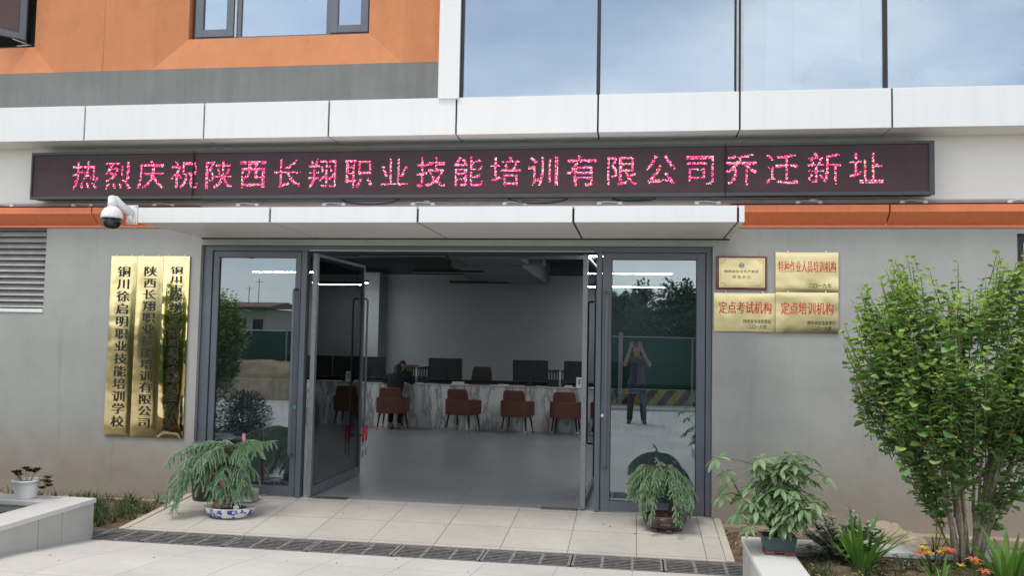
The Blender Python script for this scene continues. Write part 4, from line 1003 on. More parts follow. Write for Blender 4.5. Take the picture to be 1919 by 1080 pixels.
S2 = dup(S1, (-6.45, -2.55, .15), 2.2, 'leafy green shrub in the left planter, seen only mirrored in the left door')
S1['label'] = 'tall leafy green shrub with many pale stems in the right planter'

# palmate bonsai on the right coping
def palmate():
    T = thing('umbrella_plant', 'bushy plant with palmate leaves in a dark green tray on the right planter coping', 'potted plant', (1.085, -2.22, .205)); q = random.Random(4)
    m = MB(); x0, x1, y0, y1 = .965, 1.205, -2.31, -2.13; z0, z1 = .237, .345
    vs = [(x0+.015, y0+.012, z0), (x1-.015, y0+.012, z0), (x1-.015, y1-.012, z0), (x0+.015, y1-.012, z0), (x0-.006, y0-.006, z1), (x1+.006, y0-.006, z1), (x1+.006, y1+.006, z1), (x0-.006, y1+.006, z1),
          (x0+.008, y0+.008, z1), (x1-.008, y0+.008, z1), (x1-.008, y1-.008, z1), (x0+.008, y1-.008, z1), (x0+.012, y0+.012, z1-.03), (x1-.012, y0+.012, z1-.03), (x1-.012, y1-.012, z1-.03), (x0+.012, y1-.012, z1-.03)]
    fs = [(3, 2, 1, 0)]+[(a+k, a+(k+1) % 4, a+4+(k+1) % 4, a+4+k) for a in (0, 4, 8) for k in range(4)]
    m.add(vs, fs); pot = m.build('tray', P('dark_green_glaze', (.035, .065, .07), .45, var=.2, scale=20), T, bevel=.004)
    m = MB(); m.box(x0+.013, x1-.013, y0+.013, y1-.013, z1-.032, z1-.012); m.build('soil', P('red_brown_mulch', (.14, .06, .035), .95, var=.5, scale=50, bump=.8), T)
    m = MB()
    for a, b in ((x0+.012, x0+.085), (x1-.085, x1-.012)): m.box(a, b, y0+.014, y1-.014, .2055, .2365)
    m.box(x0+.085, x1-.085, y0+.02, y1-.02, .222, .2365)
    m.build('tray_foot', P('unglazed_red_clay', (.17, .065, .05), .8), T, bevel=.004)
    st = MB(); lf = MB()
    tips = []
    for i in range(13):
        a = 2*math.pi*i/13+q.uniform(-.2, .2); rr_ = q.uniform(.05, .30); zt = q.uniform(.48, .86)
        pts = [Vector((1.085+q.uniform(-.05, .05), -2.22+q.uniform(-.04, .04), .31))]
        for s in range(1, 6): t = s/5; pts.append(Vector((pts[0].x+rr_*math.cos(a)*t*1.2+q.uniform(-.012, .012), pts[0].y+rr_*.8*math.sin(a)*t, .31+(zt-.31)*t**.8)))
        st.tube(pts, [.010-.0012*s for s in range(6)], 6)
        for s in range(2, 6): tips.append(pts[s])
    k = 0
    ex = [((.63, -2.22, .90), -.5), ((.70, -2.25, .80), -.4), ((.68, -2.2, .62), -.3), ((1.42, -2.22, .80), .3), ((1.38, -2.25, .62), .3), ((1.20, -2.2, .97), .1), ((1.33, -2.2, .92), .2), ((.95, -2.3, .86), 0), ((.78, -2.3, .5), 0), ((1.24, -2.35, .52), .2), ((.86, -2.35, .42), 0)]
    cs = [Vector(c) for c, _ in ex]
    for p in tips:
        for j in range(3):
            a = q.uniform(0, 6.28); cs.append(p+Vector((math.cos(a)*q.uniform(.03, .13), math.sin(a)*q.uniform(.03, .12), q.uniform(-.02, .12))))
    for c in cs:
        src = min(tips, key=lambda t: (t-c).length); mid = (src+c)/2+Vector((0, 0, .02)); st.tube([src, mid, c], [.0035, .003, .0025], 5)
        n = q.choice((6, 7, 7, 8)); out_ = Vector((c.x-1.085, c.y+2.22, .25)); out_.normalize()
        ax = (out_*.8+Vector((0, -.25, .55))).normalized(); s, _, nn = basis(ax)
        a0 = q.uniform(0, 6.28); sz = q.uniform(.09, .14)
        for i in range(n):
            a = a0+2*math.pi*i/n; d = (s*math.cos(a)+nn*math.sin(a))+ax*q.uniform(.05, .25)+Vector((0, 0, -.35))
            l2 = sz*q.uniform(.8, 1.1); leafq(lf, c+d.normalized()*.008, d, l2, l2*.34, 0, .05, q.uniform(-.25, .25), .12)
    st.build('stem', bark_dark, T, smooth=True); lf.build('foliage', leaf_sch, T)
palmate()

# drooping soft-needled bonsai
def needle_twig(mb, pts, ln, step, q, mi=0, thick=.0042):
    acc = 0; n = len(pts)
    mb.tube(pts, thick, 4, mi)
    L_ = [(pts[i+1]-pts[i]).length for i in range(n-1)]; tot = sum(L_); m_ = max(3, int(tot/step))
    for k in range(m_):
        s = (k+.5)/m_*tot; i = 0
        while i < n-2 and s > L_[i]: s -= L_[i]; i += 1
        d = (pts[i+1]-pts[i]).normalized(); p = pts[i]+d*s; u, _, v = basis(d); u0 = q.uniform(0, 6.28); t = (k+.5)/m_
        le = ln*(.75+.4*math.sin(math.pi*min(1, t*1.05)))*q.uniform(.85, 1.15)
        for j in range(5):
            a = u0+2*math.pi*j/5; o = (u*math.cos(a)+v*math.sin(a)); e = p+(o*.8+d*.75)*le; w_ = (u*-math.sin(a)+v*math.cos(a))*.0032
            mb.add([p-w_, p+w_, e+w_*.5, e-w_*.5], [(0, 1, 2, 3)], mi)
def frond(mb, wood, base, d, ln, q, hang, spread=.11, npair=9, mi=0, nl=.013):
    """a branch arching out and down with paired hanging branchlets"""
    d = Vector(d).normalized(); p = Vector(base); pts = [p.copy()]; n = 8
    for i in range(n):
        d = (d+Vector((q.uniform(-.13, .13), q.uniform(-.13, .13), -hang/n*q.uniform(.6, 1.4)))).normalized(); p = p+d*ln/n; pts.append(p.copy())
    wood.tube(pts[:5], [.006, .005, .0045, .004, .0035], 5)
    needle_twig(mb, pts[3:], nl, .0085, q, mi)
    for k in range(npair):
        t = .2+.78*k/npair; i = min(n-1, int(t*n)); c = pts[i].lerp(pts[i+1], t*n-i); dd = (pts[i+1]-pts[i]).normalized()
        s = dd.cross(Vector((0, 0, 1)));
        if s.length < .1: s = Vector((1, 0, 0))
        s.normalize()
        for sg in (-1, 1):
            if q.random() < .12: continue
            l2 = spread*(1-.4*t)*q.uniform(.75, 1.25); e = (s*sg+dd*.5+Vector((q.uniform(-.2, .2), q.uniform(-.2, .2), .1))).normalized(); pp = c.copy(); ps = [pp.copy()]
            for _ in range(4): e = (e+Vector((0, 0, -.48))).normalized(); pp = pp+e*l2/4; ps.append(pp.copy())
            needle_twig(mb, ps, nl*.9, .0085, q, mi)
def araucaria():
    q = random.Random(9); bx, by, bz = -4.05, -.74, -.068
    T = thing('drooping_conifer_bonsai', 'wide drooping soft-needled plant in an oval blue and white dish left of the doors', 'potted plant', (bx, by, bz))
    m = MB(); m.lathe([(.15, 0), (.20, .012), (.245, .055), (.262, .088), (.268, .098), (.258, .098), (.245, .08), (.22, .065)], (bx, by, bz), 48, 0, 1., .66); m.build('dish', 'blue_white_china', T, smooth=True)
    m = MB(); m.lathe([(.262, .0982), (.2685, .0995), (.2685, .104), (.26, .1045), (.256, .1)], (bx, by, bz), 48, 0, 1., .66)
    m.build('rim', white_plastic, T, smooth=True)
    m = MB(); m.lathe([(.252, .088), (.2, .098), (.1, .106), (.01, .108)], (bx, by, bz), 30, 0, 1., .66); m.build('soil', dark_soil, T, smooth=True)
    m = MB(); m.ell((bx-.07, by-.03, bz+.14), (.085, .06, .085), 16, 11); m.ell((bx-.01, by-.02, bz+.12), (.05, .05, .05), 12, 8); m.v = [(x+q.uniform(-.012, .012), y+q.uniform(-.01, .01), z+q.uniform(-.014, .014)) for x, y, z in m.v]; m.build('rock', rock_m, T)
    m = MB(); m.ell((bx+.12, by-.10, bz+.115), (.032, .02, .032), 12, 8); m.build('pebble', slab_white, T, smooth=True)
    wd = MB(); trunk = [Vector((bx+.04, by, bz+.08)), Vector((bx+.02, by+.02, bz+.22)), Vector((bx+.0, by+.01, bz+.40)), Vector((bx-.03, by+.02, bz+.58)), Vector((bx-.02, by+.02, bz+.70))]
    wd.tube(trunk, [.026, .022, .017, .012, .008], 8)
    lf = MB()
    spec = [  # z, azimuth(deg; 0=+x, 270 = towards the viewer), length, hang
        (.66, 175, .44, 1.5), (.64, 190, .62, 1.7), (.60, 200, .76, 2.0), (.56, 182, .95, 1.85), (.50, 190, .92, 2.1), (.52, 170, .78, 2.0), (.46, 198, .82, 2.3), (.58, 205, .62, 2.3),
        (.72, 110, .30, 1.3), (.72, 40, .34, 1.1), (.60, 350, .50, .95), (.57, 5, .56, .75), (.62, 330, .40, 1.5), (.50, 340, .34, 1.9), (.44, 320, .36, 2.0), (.38, 350, .36, 1.9),
        (.66, 250, .34, 1.8), (.62, 225, .40, 1.9), (.56, 260, .38, 2.1), (.48, 235, .42, 2.1), (.45, 285, .34, 2.2), (.38, 250, .32, 2.2), (.33, 300, .30, 2.2), (.30, 215, .30, 2.2), (.28, 275, .24, 2.0),
        (.55, 90, .4, 1.6), (.45, 130, .45, 1.8), (.45, 60, .4, 1.8), (.40, 200, .45, 2.1), (.36, 170, .4, 2.0), (.30, 20, .26, 1.9)]
    spec += [(.50, 188+k*5, .84+.03*(k % 3), 2.35+.12*k) for k in range(5)]+[(.35, 265, .30, 2.4), (.30, 240, .28, 2.3), (.34, 310, .30, 2.4), (.70, 150, .34, 1.2), (.62, 215, .46, 2.2), (.58, 235, .42, 2.3)]
    for z, az, ln, hg in spec:
        a = R(az+q.uniform(-8, 8)); f = min(.98, z/.70); i = min(3, int(f*4)); b = trunk[i].lerp(trunk[i+1], f*4-i)
        frond(lf, wd, b, (math.cos(a), math.sin(a)*.8, .75 if z > .5 else .45), ln*.95, q, hg*.95, .18, 8, 0, .0145)
    wd.build('trunk', bark_dark, T, smooth=True); lf.build('foliage', leaf_ara, T)
    m = MB()
    for c, s in (((bx-.075, by-.22, bz+.47), .02), ((bx+.035, by-.24, bz+.385), .03)):
        for k in range(5): a = k*1.257; leafq(m, c, (math.cos(a), -.3, math.sin(a)), s, s*.7, 0, .1)
    m.build('red_bow', P('red_ribbon', (.70, .08, .04), .5), T)
araucaria()
def mop():
    q = random.Random(12); bx, by, bz = .30, -.43, -.041
    T = thing('weeping_conifer_bonsai', 'weeping mop-headed conifer bonsai in a low round brown pot before the right door', 'potted plant', (bx, by, bz))
    m = MB(); m.lathe([(.10, .022), (.15, .026), (.195, .055), (.212, .095), (.200, .132), (.178, .146), (.166, .146), (.166, .125), (.01, .122)], (bx, by, bz), 44)
    m.build('pot', P('dark_brown_glaze', (.045, .032, .028), .25, var=.4, scale=10), T, smooth=True)
    m = MB(); m.lathe([(.2005, .1325), (.179, .148), (.167, .1485), (.1655, .14)], (bx, by, bz), 44); m.build('rim', P('rust_brown_glaze', (.17, .06, .035), .35, var=.3, scale=20), T, smooth=True)
    m = MB()
    for k in range(3): a = R(225+k*60); cx, cy = bx+.145*math.cos(a), by+.145*math.sin(a); m.box(cx-.028, cx+.028, cy-.02, cy+.02, bz-.012, bz+.028)
    m.build('pot_foot', MATS['rust_brown_glaze'], T, bevel=.004)
    m = MB(); m.lathe([(.164, .122), (.1, .132), (.01, .136)], (bx, by, bz), 24); m.build('soil', dark_soil, T, smooth=True)
    m = MB()
    for x, z, w_ in ((-.03, .062, .014), (-.012, .066, .006), (.002, .06, .010), (.02, .064, .008), (.036, .061, .012)): m.box(bx+x-w_/2, bx+x+w_/2, by-.2095-.004, by-.205, bz+z+.022, bz+z+.026); m.box(bx+x-.0012, bx+x+.0012, by-.2095-.004, by-.205, bz+z+.012, bz+z+.034)
    m.build('gilt_marks', P('gilt_paint', (.45, .30, .06), .4), T)
    wd = MB(); trunk = [Vector((bx+.06, by+.02, bz+.12)), Vector((bx+.075, by+.02, bz+.25)), Vector((bx+.05, by+.02, bz+.40)), Vector((bx-.02, by+.01, bz+.52)), Vector((bx-.04, by, bz+.60))]
    wd.tube(trunk, [.034, .028, .022, .015, .009], 9); lf = MB()
    for k in range(66):
        f = q.uniform(.5, 1.0); i = min(3, int(f*4)); b = trunk[i].lerp(trunk[i+1], f*4-i); a = q.uniform(0, 6.28)
        wide = .30 if math.cos(a) < 0 else .28
        frond(lf, wd, b, (math.cos(a), math.sin(a)*.75, q.uniform(.35, .8)), q.uniform(.30, .54), q, q.uniform(2.0, 3.1), .105, 7, 0, .016)
    for az, ln in ((200, .42), (215, .46), (190, .40), (178, .36)): a = R(az); frond(lf, wd, trunk[4], (math.cos(a), math.sin(a)*.5, .35), ln, q, 2.1, .10, 9, 0, .016)
    for az, ln in ((255, .62), (275, .66), (295, .60), (310, .58), (235, .55)): a = R(az); frond(lf, wd, trunk[3], (math.cos(a), math.sin(a)*.6, .4), ln, q, 3.6, .08, 9, 0, .015)
    frond(lf, wd, trunk[3], (-.3, 0, 1), .2, q, .2, .05, 5, 0, .013)
    wd.build('trunk', bark_dark, T, smooth=True); lf.build('foliage', leaf_ara_d, T)
mop()
def white_pot():
    q = random.Random(3); c = (-5.50, -1.81, .25)
    T = thing('potted_succulent', 'dry dark-leaved rosette plant in a white plastic pot on the left planter', 'potted plant', c)
    m = MB(); m.lathe([(.082, 0), (.088, .012), (.104, .10), (.112, .148), (.124, .150), (.127, .165), (.121, .170), (.112, .166), (.108, .14), (.01, .138)], c, 36); m.build('pot', white_plastic, T, smooth=True)
    m = MB(); m.lathe([(.108, .139), (.05, .15), (.005, .152)], c, 24); m.build('soil', dark_soil, T)
    st = MB(); lf = MB()
    heads = [(-.12, .0, .215), (-.075, -.02, .225), (-.03, .02, .25), (.035, -.02, .24), (.05, .03, .225), (.10, .0, .25), (.18, .0, .15), (.215, -.01, .185), (.23, -.02, .145), (.21, .02, .105), (.17, -.02, .09), (-.10, .02, .19)]
    for k, (x, y, z) in enumerate(heads):
        h = Vector((c[0]+x, c[1]+y, c[2]+z)); b = Vector((c[0]+x*.35, c[1]+y*.4, c[2]+.14)); mid = (h+b)/2+Vector((0, 0, .04 if x > .15 else 0)); st.tube([b, mid, h], .004, 5)
        for i in range(13):
            a = i*2.4; leafq(lf, h, (math.cos(a), math.sin(a), .25+.07*i), .056-.0016*i, .038, 1 if (x > .15 and q.random() < .4) else 0, .08, 0, -.1)
    st.build('stem', P('dry_stem', (.35, .28, .18), .9), T); lf.build('foliage', [leaf_dry, leaf_dry2], T)
white_pot()
# strap-leaved clumps
def iris(x, y, z, n, h, lab, seed, spread=.6, wd=.045):
    q = random.Random(seed); T = thing('strap_leaf_plant', lab, 'plant', (x, y, z), 'strap-leaved plants in the right planter'); m = MB()
    for i in range(n):
        a = 2*math.pi*i/n*2.4+q.uniform(-.3, .3); k = q.uniform(.1, 1)*spread; l = h*q.uniform(.7, 1.1)
        strap(m, (x+.03*math.cos(a), y+.03*math.sin(a), z-.02), (math.cos(a)*k, math.sin(a)*k, 1), l, wd*q.uniform(.8, 1.1), q.uniform(.12, .62)*(.4+k), 0, 8, q.uniform(-.4, .4))
    m.build('leaf_blades', leaf_iris, T, smooth=True)
iris(1.66, -2.30, .13, 24, .50, 'bright green strap-leaved clump in front of the grey-green succulent', 1, .95, .05)
iris(2.60, -2.45, .13, 14, .46, 'bright green strap-leaved clump under the tall shrub at the right edge', 2, .7, .05)
iris(2.10, -2.62, .13, 9, .26, 'smaller strap-leaved clump in front of the orange lilies', 3, .8, .03)
def hedge(x, y, z, r, lab, seed):
    q = random.Random(seed); T = thing('round_shrub', lab, 'shrub', (x, y, z)); lf = MB(); st = MB()
    for k in range(9): a = k*.7; st.tube([(x, y, z-.05), (x+.4*r[0]*math.cos(a), y+.4*r[1]*math.sin(a), z+r[2])], [.014, .006], 6)
    for k in range(4200):
        d = Vector((q.gauss(0, 1), q.gauss(0, 1), q.gauss(0, 1))).normalized(); u = q.uniform(.35, 1.03); p = Vector((x+d.x*r[0]*u, y+d.y*r[1]*u, z+r[2]*.8+d.z*r[2]*u)); l = q.uniform(.035, .06); leafq(lf, p, d+Vector((q.uniform(-.6, .6), q.uniform(-.6, .6), q.uniform(-.2, .6))), l, l*.6)
    st.build('stem', bark_dark, T); lf.build('foliage', leaf_tree, T)
hedge(-6.05, -3.55, .15, (.42, .42, .40), 'dark clipped round shrub in the left planter, seen only mirrored in the left door', 31)
hedge(-6.75, -3.1, .15, (.45, .4, .5), 'dark loose shrub deeper in the left planter, seen only mirrored in the left door', 32)
def jade():
    q = random.Random(6); x0, y0, z0 = 1.62, -2.02, .13
    T = thing('succulent_bush', 'grey-green succulent bush with rounded leaves behind the strap-leaved clump', 'plant', (x0, y0, z0)); st = MB(); lf = MB()
    for i in range(44):
        a = q.uniform(0, 6.28); r = q.uniform(.05, .38); h = q.uniform(.10, .42)*(1-r*.8)
        p = [Vector((x0+.04*math.cos(a), y0+.04*math.sin(a), z0-.02)), Vector((x0+r*.6*math.cos(a), y0+r*.5*math.sin(a), z0+h*.6)), Vector((x0+r*math.cos(a), y0+r*.8*math.sin(a), z0+h))]
        st.tube(p, [.009, .007, .005], 6)
        for k in range(11):
            t = .35+.65*k/10; c = p[1].lerp(p[2], max(0, t*1.6-.6)) if t > .37 else p[1]; b = k*2.2+q.uniform(-.3, .3)
            l = q.uniform(.045, .075); leafq(lf, c, (math.cos(b), math.sin(b), q.uniform(.1, .7)), l, l*.75, 0, .06, 0, .05)
    st.build('stem', bark_dark, T); lf.build('foliage', leaf_jade, T)
jade()
def lily(x, y, z, lab, seed, cols):
    q = random.Random(seed); T = thing('lily', lab, 'flower', (x, y, z)); st = MB(); lf = MB(); fl = MB(); f2 = MB()
    for i in range(8): a = q.uniform(0, 6.28); strap(lf, (x, y, z-.02), (math.cos(a)*.6, math.sin(a)*.6, 1), q.uniform(.18, .3), .016, .5, 0, 6)
    for i, c in enumerate(cols):
        a = q.uniform(0, 6.28); h = q.uniform(.12, .20) if c < 2 else q.uniform(.22, .34); t = Vector((x+q.uniform(-.11, .11), y+q.uniform(-.08, .08), z+h)); st.tube([(x, y, z), ((x+t.x)/2, (y+t.y)/2, z+h*.6), t], .0035, 5)
        fl = MB()
        for k in range(6):
            b = a+k*1.047; s = .06 if c == 0 else .042
            leafq(fl, t, (math.cos(b), math.sin(b)-.35, .75 if c else .35), s, s*.42, 0, .08, 0, .25)
        fl.build('bloom', petal_or if c == 0 else petal_ye, T)
    st.build('stalk', twig_m, T); lf.build('leaf_blades', leaf_grass, T)
lily(2.16, -2.30, .13, 'orange and yellow lilies flowering left of the shrub stems', 1, (0, 0, 0, 0, 1, 1, 1, 0, 1))
lily(2.30, -2.62, .13, 'orange lily with low blooms near the front of the right planter', 7, (0, 0, 1, 1))
lily(2.28, -1.98, .13, 'tall yellow lily blooming against the shrub stems', 4, (1, 1, 1, 2, 2, 2))
def mound():
    q = random.Random(2); T = thing('rubble_mound', 'tan lump of spilled mortar against the wall base right of the ramp', 'rubble', (2.35, -.15, -.1)); m = MB()
    m.ell((2.40, -.16, -.12), (.26, .15, .20), 22, 14); m.ell((2.60, -.17, -.14), (.22, .13, .13), 18, 12); m.v = [(x+q.uniform(-.02, .02), y+q.uniform(-.015, .015), z+q.uniform(-.018, .018)) for x, y, z in m.v]
    m.build('mortar', P('spilled_mortar', (.42, .34, .25), .95, var=.2, scale=10, bump=.7, bscale=40), T, smooth=True)
mound()
# ground cover nobody could count
def tufts(x0, x1, y0, y1, n, h, name, seed, mat, wd=.008, z=-.1, blades=16, keep=lambda x, y: True):
    q = random.Random(seed); m = MB()
    for _ in range(n):
        x, y = q.uniform(x0, x1), q.uniform(y0, y1)
        if not keep(x, y): continue
        for k in range(blades): a = q.uniform(0, 6.28); s = q.uniform(.2, 1.); strap(m, (x+q.uniform(-.03, .03), y+q.uniform(-.03, .03), z-.02), (math.cos(a)*s, math.sin(a)*s, 1), h*q.uniform(.6, 1.25), wd, q.uniform(.4, 1.0), 0, 4)
    tag(m.build(name, mat), kind='stuff')
tufts(-8.0, -4.98, -1.25, -.12, 150, .19, 'grass', 1, leaf_grass, .009, -.1)
tufts(1.24, 4.2, -4.2, -1.96, 300, .13, 'grass', 2, leaf_grass, .006, .13, 14)
tufts(-9, -5.3, -4.2, -2.02, 160, .16, 'grass', 3, leaf_grass, .008, .15, 14)
def litter(x0, x1, y0, y1, n, z, name, seed, mats, sz=.03):
    q = random.Random(seed); m = MB()
    for _ in range(n):
        a = q.uniform(0, 6.28); s = sz*q.uniform(.5, 1.2); leafq(m, (q.uniform(x0, x1), q.uniform(y0, y1), z+q.uniform(0, .05)), (math.cos(a), math.sin(a), q.uniform(-.1, .6)), s, s*.5, q.randrange(len(mats)), .1)
    tag(m.build(name, mats), kind='stuff')
litter(-8.5, -4.95, -1.27, -.06, 1500, -.10, 'leaf_litter', 4, [leaf_cover, leaf_dry2, leaf_dry])
q_ = random.Random(77); m = MB()
for _ in range(70):
    x = q_.uniform(-4.7, .7); y = q_.uniform(-2.9, -.2)
    z = -.0077-.077*(.1-y)+.0105 if y > -1.28 else (-.1 if y > -1.73 else (-.113+.11*(-1.725-y)/.975 if y > -2.7 else -.003+.012))
    a = q_.uniform(0, 6.28); s = q_.uniform(.008, .028); leafq(m, (x, y, z), (math.cos(a), math.sin(a), .05), s, s*.6, q_.randrange(3), .1)
tag(m.build('leaf_litter', [leaf_dry2, leaf_dry, leaf_cover]), kind='stuff')
litter(.9, 1.3, -1.27, -.10, 500, -.105, 'leaf_litter', 6, [leaf_dry2, leaf_dry2, leaf_dry])
litter(1.22, 4.0, -4.0, -1.95, 1800, .14, 'ground_cover', 5, [leaf_cover, leaf_grass, leaf_dry2], .04)

# ================================================================== BIN AND DUSTPAN
BN = thing('litter_bin', 'black litter bin lined with a grey bag, behind the drooping plant', 'bin', (-4.60, -.16, -.02))
m = MB(); c = (-4.60, -.165, -.018); m.lathe([(.145, 0), (.152, .01), (.185, .56), (.19, .575), (.182, .58)], c, 28, 0, 1., .8); m.build('bin_body', black_plastic, BN, smooth=True)
m = MB(); m.lathe([(.192, .50), (.197, .56), (.192, .592), (.165, .612), (.12, .60), (.02, .57)], c, 28, 0, 1., .8); q = random.Random(1)
m.v = [(x+q.uniform(-.006, .006), y+q.uniform(-.006, .006), z+q.uniform(-.008, .008)) for x, y, z in m.v]; m.build('bag', P('grey_bin_bag', (.13, .15, .15), .3, var=.2, scale=20), BN, smooth=True)
DP = thing('dustpan', 'grey long-handled dustpan with a bright red handle standing by the left door', 'dustpan', (-4.17, -.12, -.015))
m = MB(); x, y, z = -4.17, -.16, -.016
m.box(x-.14, x+.14, y-.10, y+.06, z, z+.008); m.box(x-.14, x+.14, y+.052, y+.06, z+.0085, z+.13); m.box(x-.14, x-.133, y-.10, y+.0515, z+.0085, z+.09); m.box(x+.133, x+.14, y-.10, y+.0515, z+.0085, z+.09)
m.build('pan', P('grey_translucent_plastic', (.36, .37, .36), .35), DP, bevel=.003)
m = MB(); m.tube([(x, y+.045, z+.05), (x-.015, y+.03, z+.38), (x-.03, y+.02, z+.585)], .016, 10); m.build('red_handle', red_plastic, DP, smooth=True)
m = MB(); m.tube([(x-.030, y+.02, z+.5855), (x-.036, y+.017, z+.70)], [.017, .018], 10); m.ell((x-.036, y+.017, z+.702), .018, 10, 6); m.build('pink_grip', P('pink_grip', (.75, .22, .33), .4), DP, smooth=True)
# ================================================================== PEOPLE
def hand(mb, wr, d, nrm, curl=.5, side=1, k=1.):
    """palm, four unequal bent fingers and a thumb; d: wrist to knuckles, nrm: back of the hand"""
    wr = Vector(wr); d = Vector(d).normalized(); nrm = Vector(nrm); nrm = (nrm-d*nrm.dot(d)).normalized(); s = d.cross(nrm)*side
    for j in (-1, -.33, .33, 1): mb.caps(wr+s*.012*j, wr+d*.085*k+s*.030*j, .015, .0125, 8)
    for j, l in ((-1, .068), (-.33, .080), (.33, .085), (1, .075)):
        p = wr+d*.085*k+s*.030*j; e = d; rr_ = .0095
        for seg in range(3):
            a = curl*(.5+.35*seg); e = (e*math.cos(a)-nrm*math.sin(a)).normalized() if seg else (d*math.cos(curl*.5)-nrm*math.sin(curl*.5)).normalized()
            nx_ = p+e*l*(.45, .32, .23)[seg]; mb.caps(p, nx_, rr_, rr_-.0008, 7); p = nx_; rr_ -= .0008
            if seg: nrm2 = nrm
    p = wr+d*.025+s*.026; e = (d*.6+s*.75-nrm*.25).normalized(); mb.caps(p, p+e*.045, .0125, .011, 8); p = p+e*.045; e = (d*.9+s*.1-nrm*.3).normalized(); mb.caps(p, p+e*.035, .011, .009, 8)
def head(mb, c, f, up, k=1.):
    c = Vector(c); f = Vector(f).normalized(); up = Vector(up); up = (up-f*up.dot(f)).normalized(); s = f.cross(up); rot = Matrix((s, f, up)).transposed()
    E_ = lambda a, b, h, r: mb.ell(c+s*a*k+f*b*k+up*h*k, tuple(x*k for x in r), 16, 10, 0, rot)
    E_(0, -.008, .03, (.073, .092, .083)); E_(0, .018, -.045, (.056, .066, .066)); E_(0, .062, -.085, (.028, .02, .02))
    mb.caps(c+f*.085*k+up*.015*k, c+f*.107*k-up*.022*k, .008*k, .0125*k, 8)
    E_(-.024, .078, -.052, (.012, .008, .005)); E_(.024, .078, -.052, (.012, .008, .005)); E_(0, .085, -.052, (.02, .008, .004)); E_(0, .083, -.060, (.017, .008, .005))
    for sx in (-1, 1): E_(sx*.074, -.005, -.005, (.009, .018, .03)); E_(sx*.031, .078, .032, (.02, .012, .006))
    return rot, s, up
def eyes(c, f, up, parent, k=1.):
    c = Vector(c); f = Vector(f).normalized(); up = Vector(up); up = (up-f*up.dot(f)).normalized(); s = f.cross(up); m = MB()
    for sx in (-1, 1): m.ell(c+s*sx*.031*k+f*.083*k+up*.012*k, (.009, .009, .006), 10, 6)
    m.build('eyes', P('eye_dark', (.03, .025, .02), .2) if 'eye_dark' not in MATS else MATS['eye_dark'], parent, smooth=True)
def hair(c, f, up, parent, long=False):
    c = Vector(c); f = Vector(f).normalized(); up = Vector(up); up = (up-f*up.dot(f)).normalized(); s = f.cross(up); rot = Matrix((s, f, up)).transposed(); m = MB()
    m.ell(c-f*.022+up*.042, (.079, .088, .082), 18, 12, 0, rot); m.ell(c-f*.045-up*.01, (.074, .062, .075), 16, 10, 0, rot)
    if long: m.ell(c-f*.07-up*.06, (.062, .04, .10), 14, 10, 0, rot)
    m.ell(c+f*.05+up*.085, (.06, .035, .024), 14, 8, 0, rot)
    remesh(m, 'hair', hair_m, parent, .009, 3)

# the photographer, standing in the yard with a phone held up in front of the face
gx, gy, gz = .045, -9.30, .03
PH = thing('person', 'man in a grey-blue t-shirt and jeans holding up a phone, mirrored in the right door', 'person', (gx, gy, gz))
X = lambda x, y, z: Vector((gx+x, gy+y, gz+z))
b = MB()
b.caps(X(0, 0, .93), X(0, -.01, 1.18), .125, .135); b.caps(X(-.14, -.01, 1.33), X(.14, -.01, 1.33), .075, .075); b.caps(X(0, -.01, 1.18), X(0, -.01, 1.34), .14, .11)
b.caps(X(0, -.01, 1.36), X(0, .015, 1.47), .055, .05)
for sx in (-1, 1):
    b.caps(X(sx*.09, 0, .90), X(sx*.125, .01, .50), .085, .055); b.caps(X(sx*.125, .01, .50), X(sx*.15, -.02, .09), .056, .037); b.caps(X(sx*.15, -.03, .05), X(sx*.17, .12, .035), .04, .033)
    b.caps(X(sx*.19, -.01, 1.35), X(sx*.255, .14, 1.245), .05, .041); b.caps(X(sx*.255, .14, 1.245), X(sx*.11-.03, .275, 1.60), .04, .028)
    hand(b, X(sx*.11-.03, .278, 1.605), (sx*-.28, .05, 1), (sx*.3, -.9, .1), .75, sx*-1)
hd = X(-.01, .055, 1.555)
head(b, hd, (-.05, 1, .02), (0, 0, 1))
remesh(b, 'body', skin, PH, .007, 5)
hair(hd, (-.05, 1, .02), (0, 0, 1), PH); eyes(hd, (-.05, 1, .02), (0, 0, 1), PH)
b = MB(); b.caps(X(0, 0, .87), X(0, -.01, 1.18), .150, .155); b.caps(X(-.08, 0, .86), X(.08, 0, .86), .12, .12); b.caps(X(-.145, -.01, 1.335), X(.145, -.01, 1.335), .088, .088); b.caps(X(0, -.01, 1.18), X(0, -.01, 1.32), .16, .13)
for sx in (-1, 1): b.caps(X(sx*.18, -.01, 1.345), X(sx*.235, .075, 1.285), .070, .066)
remesh(b, 't_shirt', shirt_grey, PH, .010, 5)
b = MB(); b.caps(X(-.07, 0, .83), X(.07, 0, .83), .125, .125)
for sx in (-1, 1): b.caps(X(sx*.085, 0, .84), X(sx*.125, .01, .50), .103, .075); b.caps(X(sx*.125, .01, .50), X(sx*.15, -.02, .09), .075, .062)
remesh(b, 'jeans', denim, PH, .010, 5)
for sx in (-1, 1):
    b = MB(); b.caps(X(sx*.15, -.045, .045), X(sx*.172, .15, .035), .048, .040); b.v = [(x, y, max(z, gz+.002)) for x, y, z in b.v]; remesh(b, 'shoe', shoe_m, PH, .007, 3)
PHN = thing('phone', 'black phone held up in both hands by the man mirrored in the right door', 'phone', (0, -9.03, 1.755))
m = MB(); m.box(-.082, .078, -9.029, -9.021, 1.735, 1.812); m.build('phone_body', black_plastic, PHN, bevel=.003)
m = MB(); m.tube([(0, -9.0208, 1.795), (0, -9.0195, 1.795)], .006, 12); m.build('lens', charcoal, PHN)

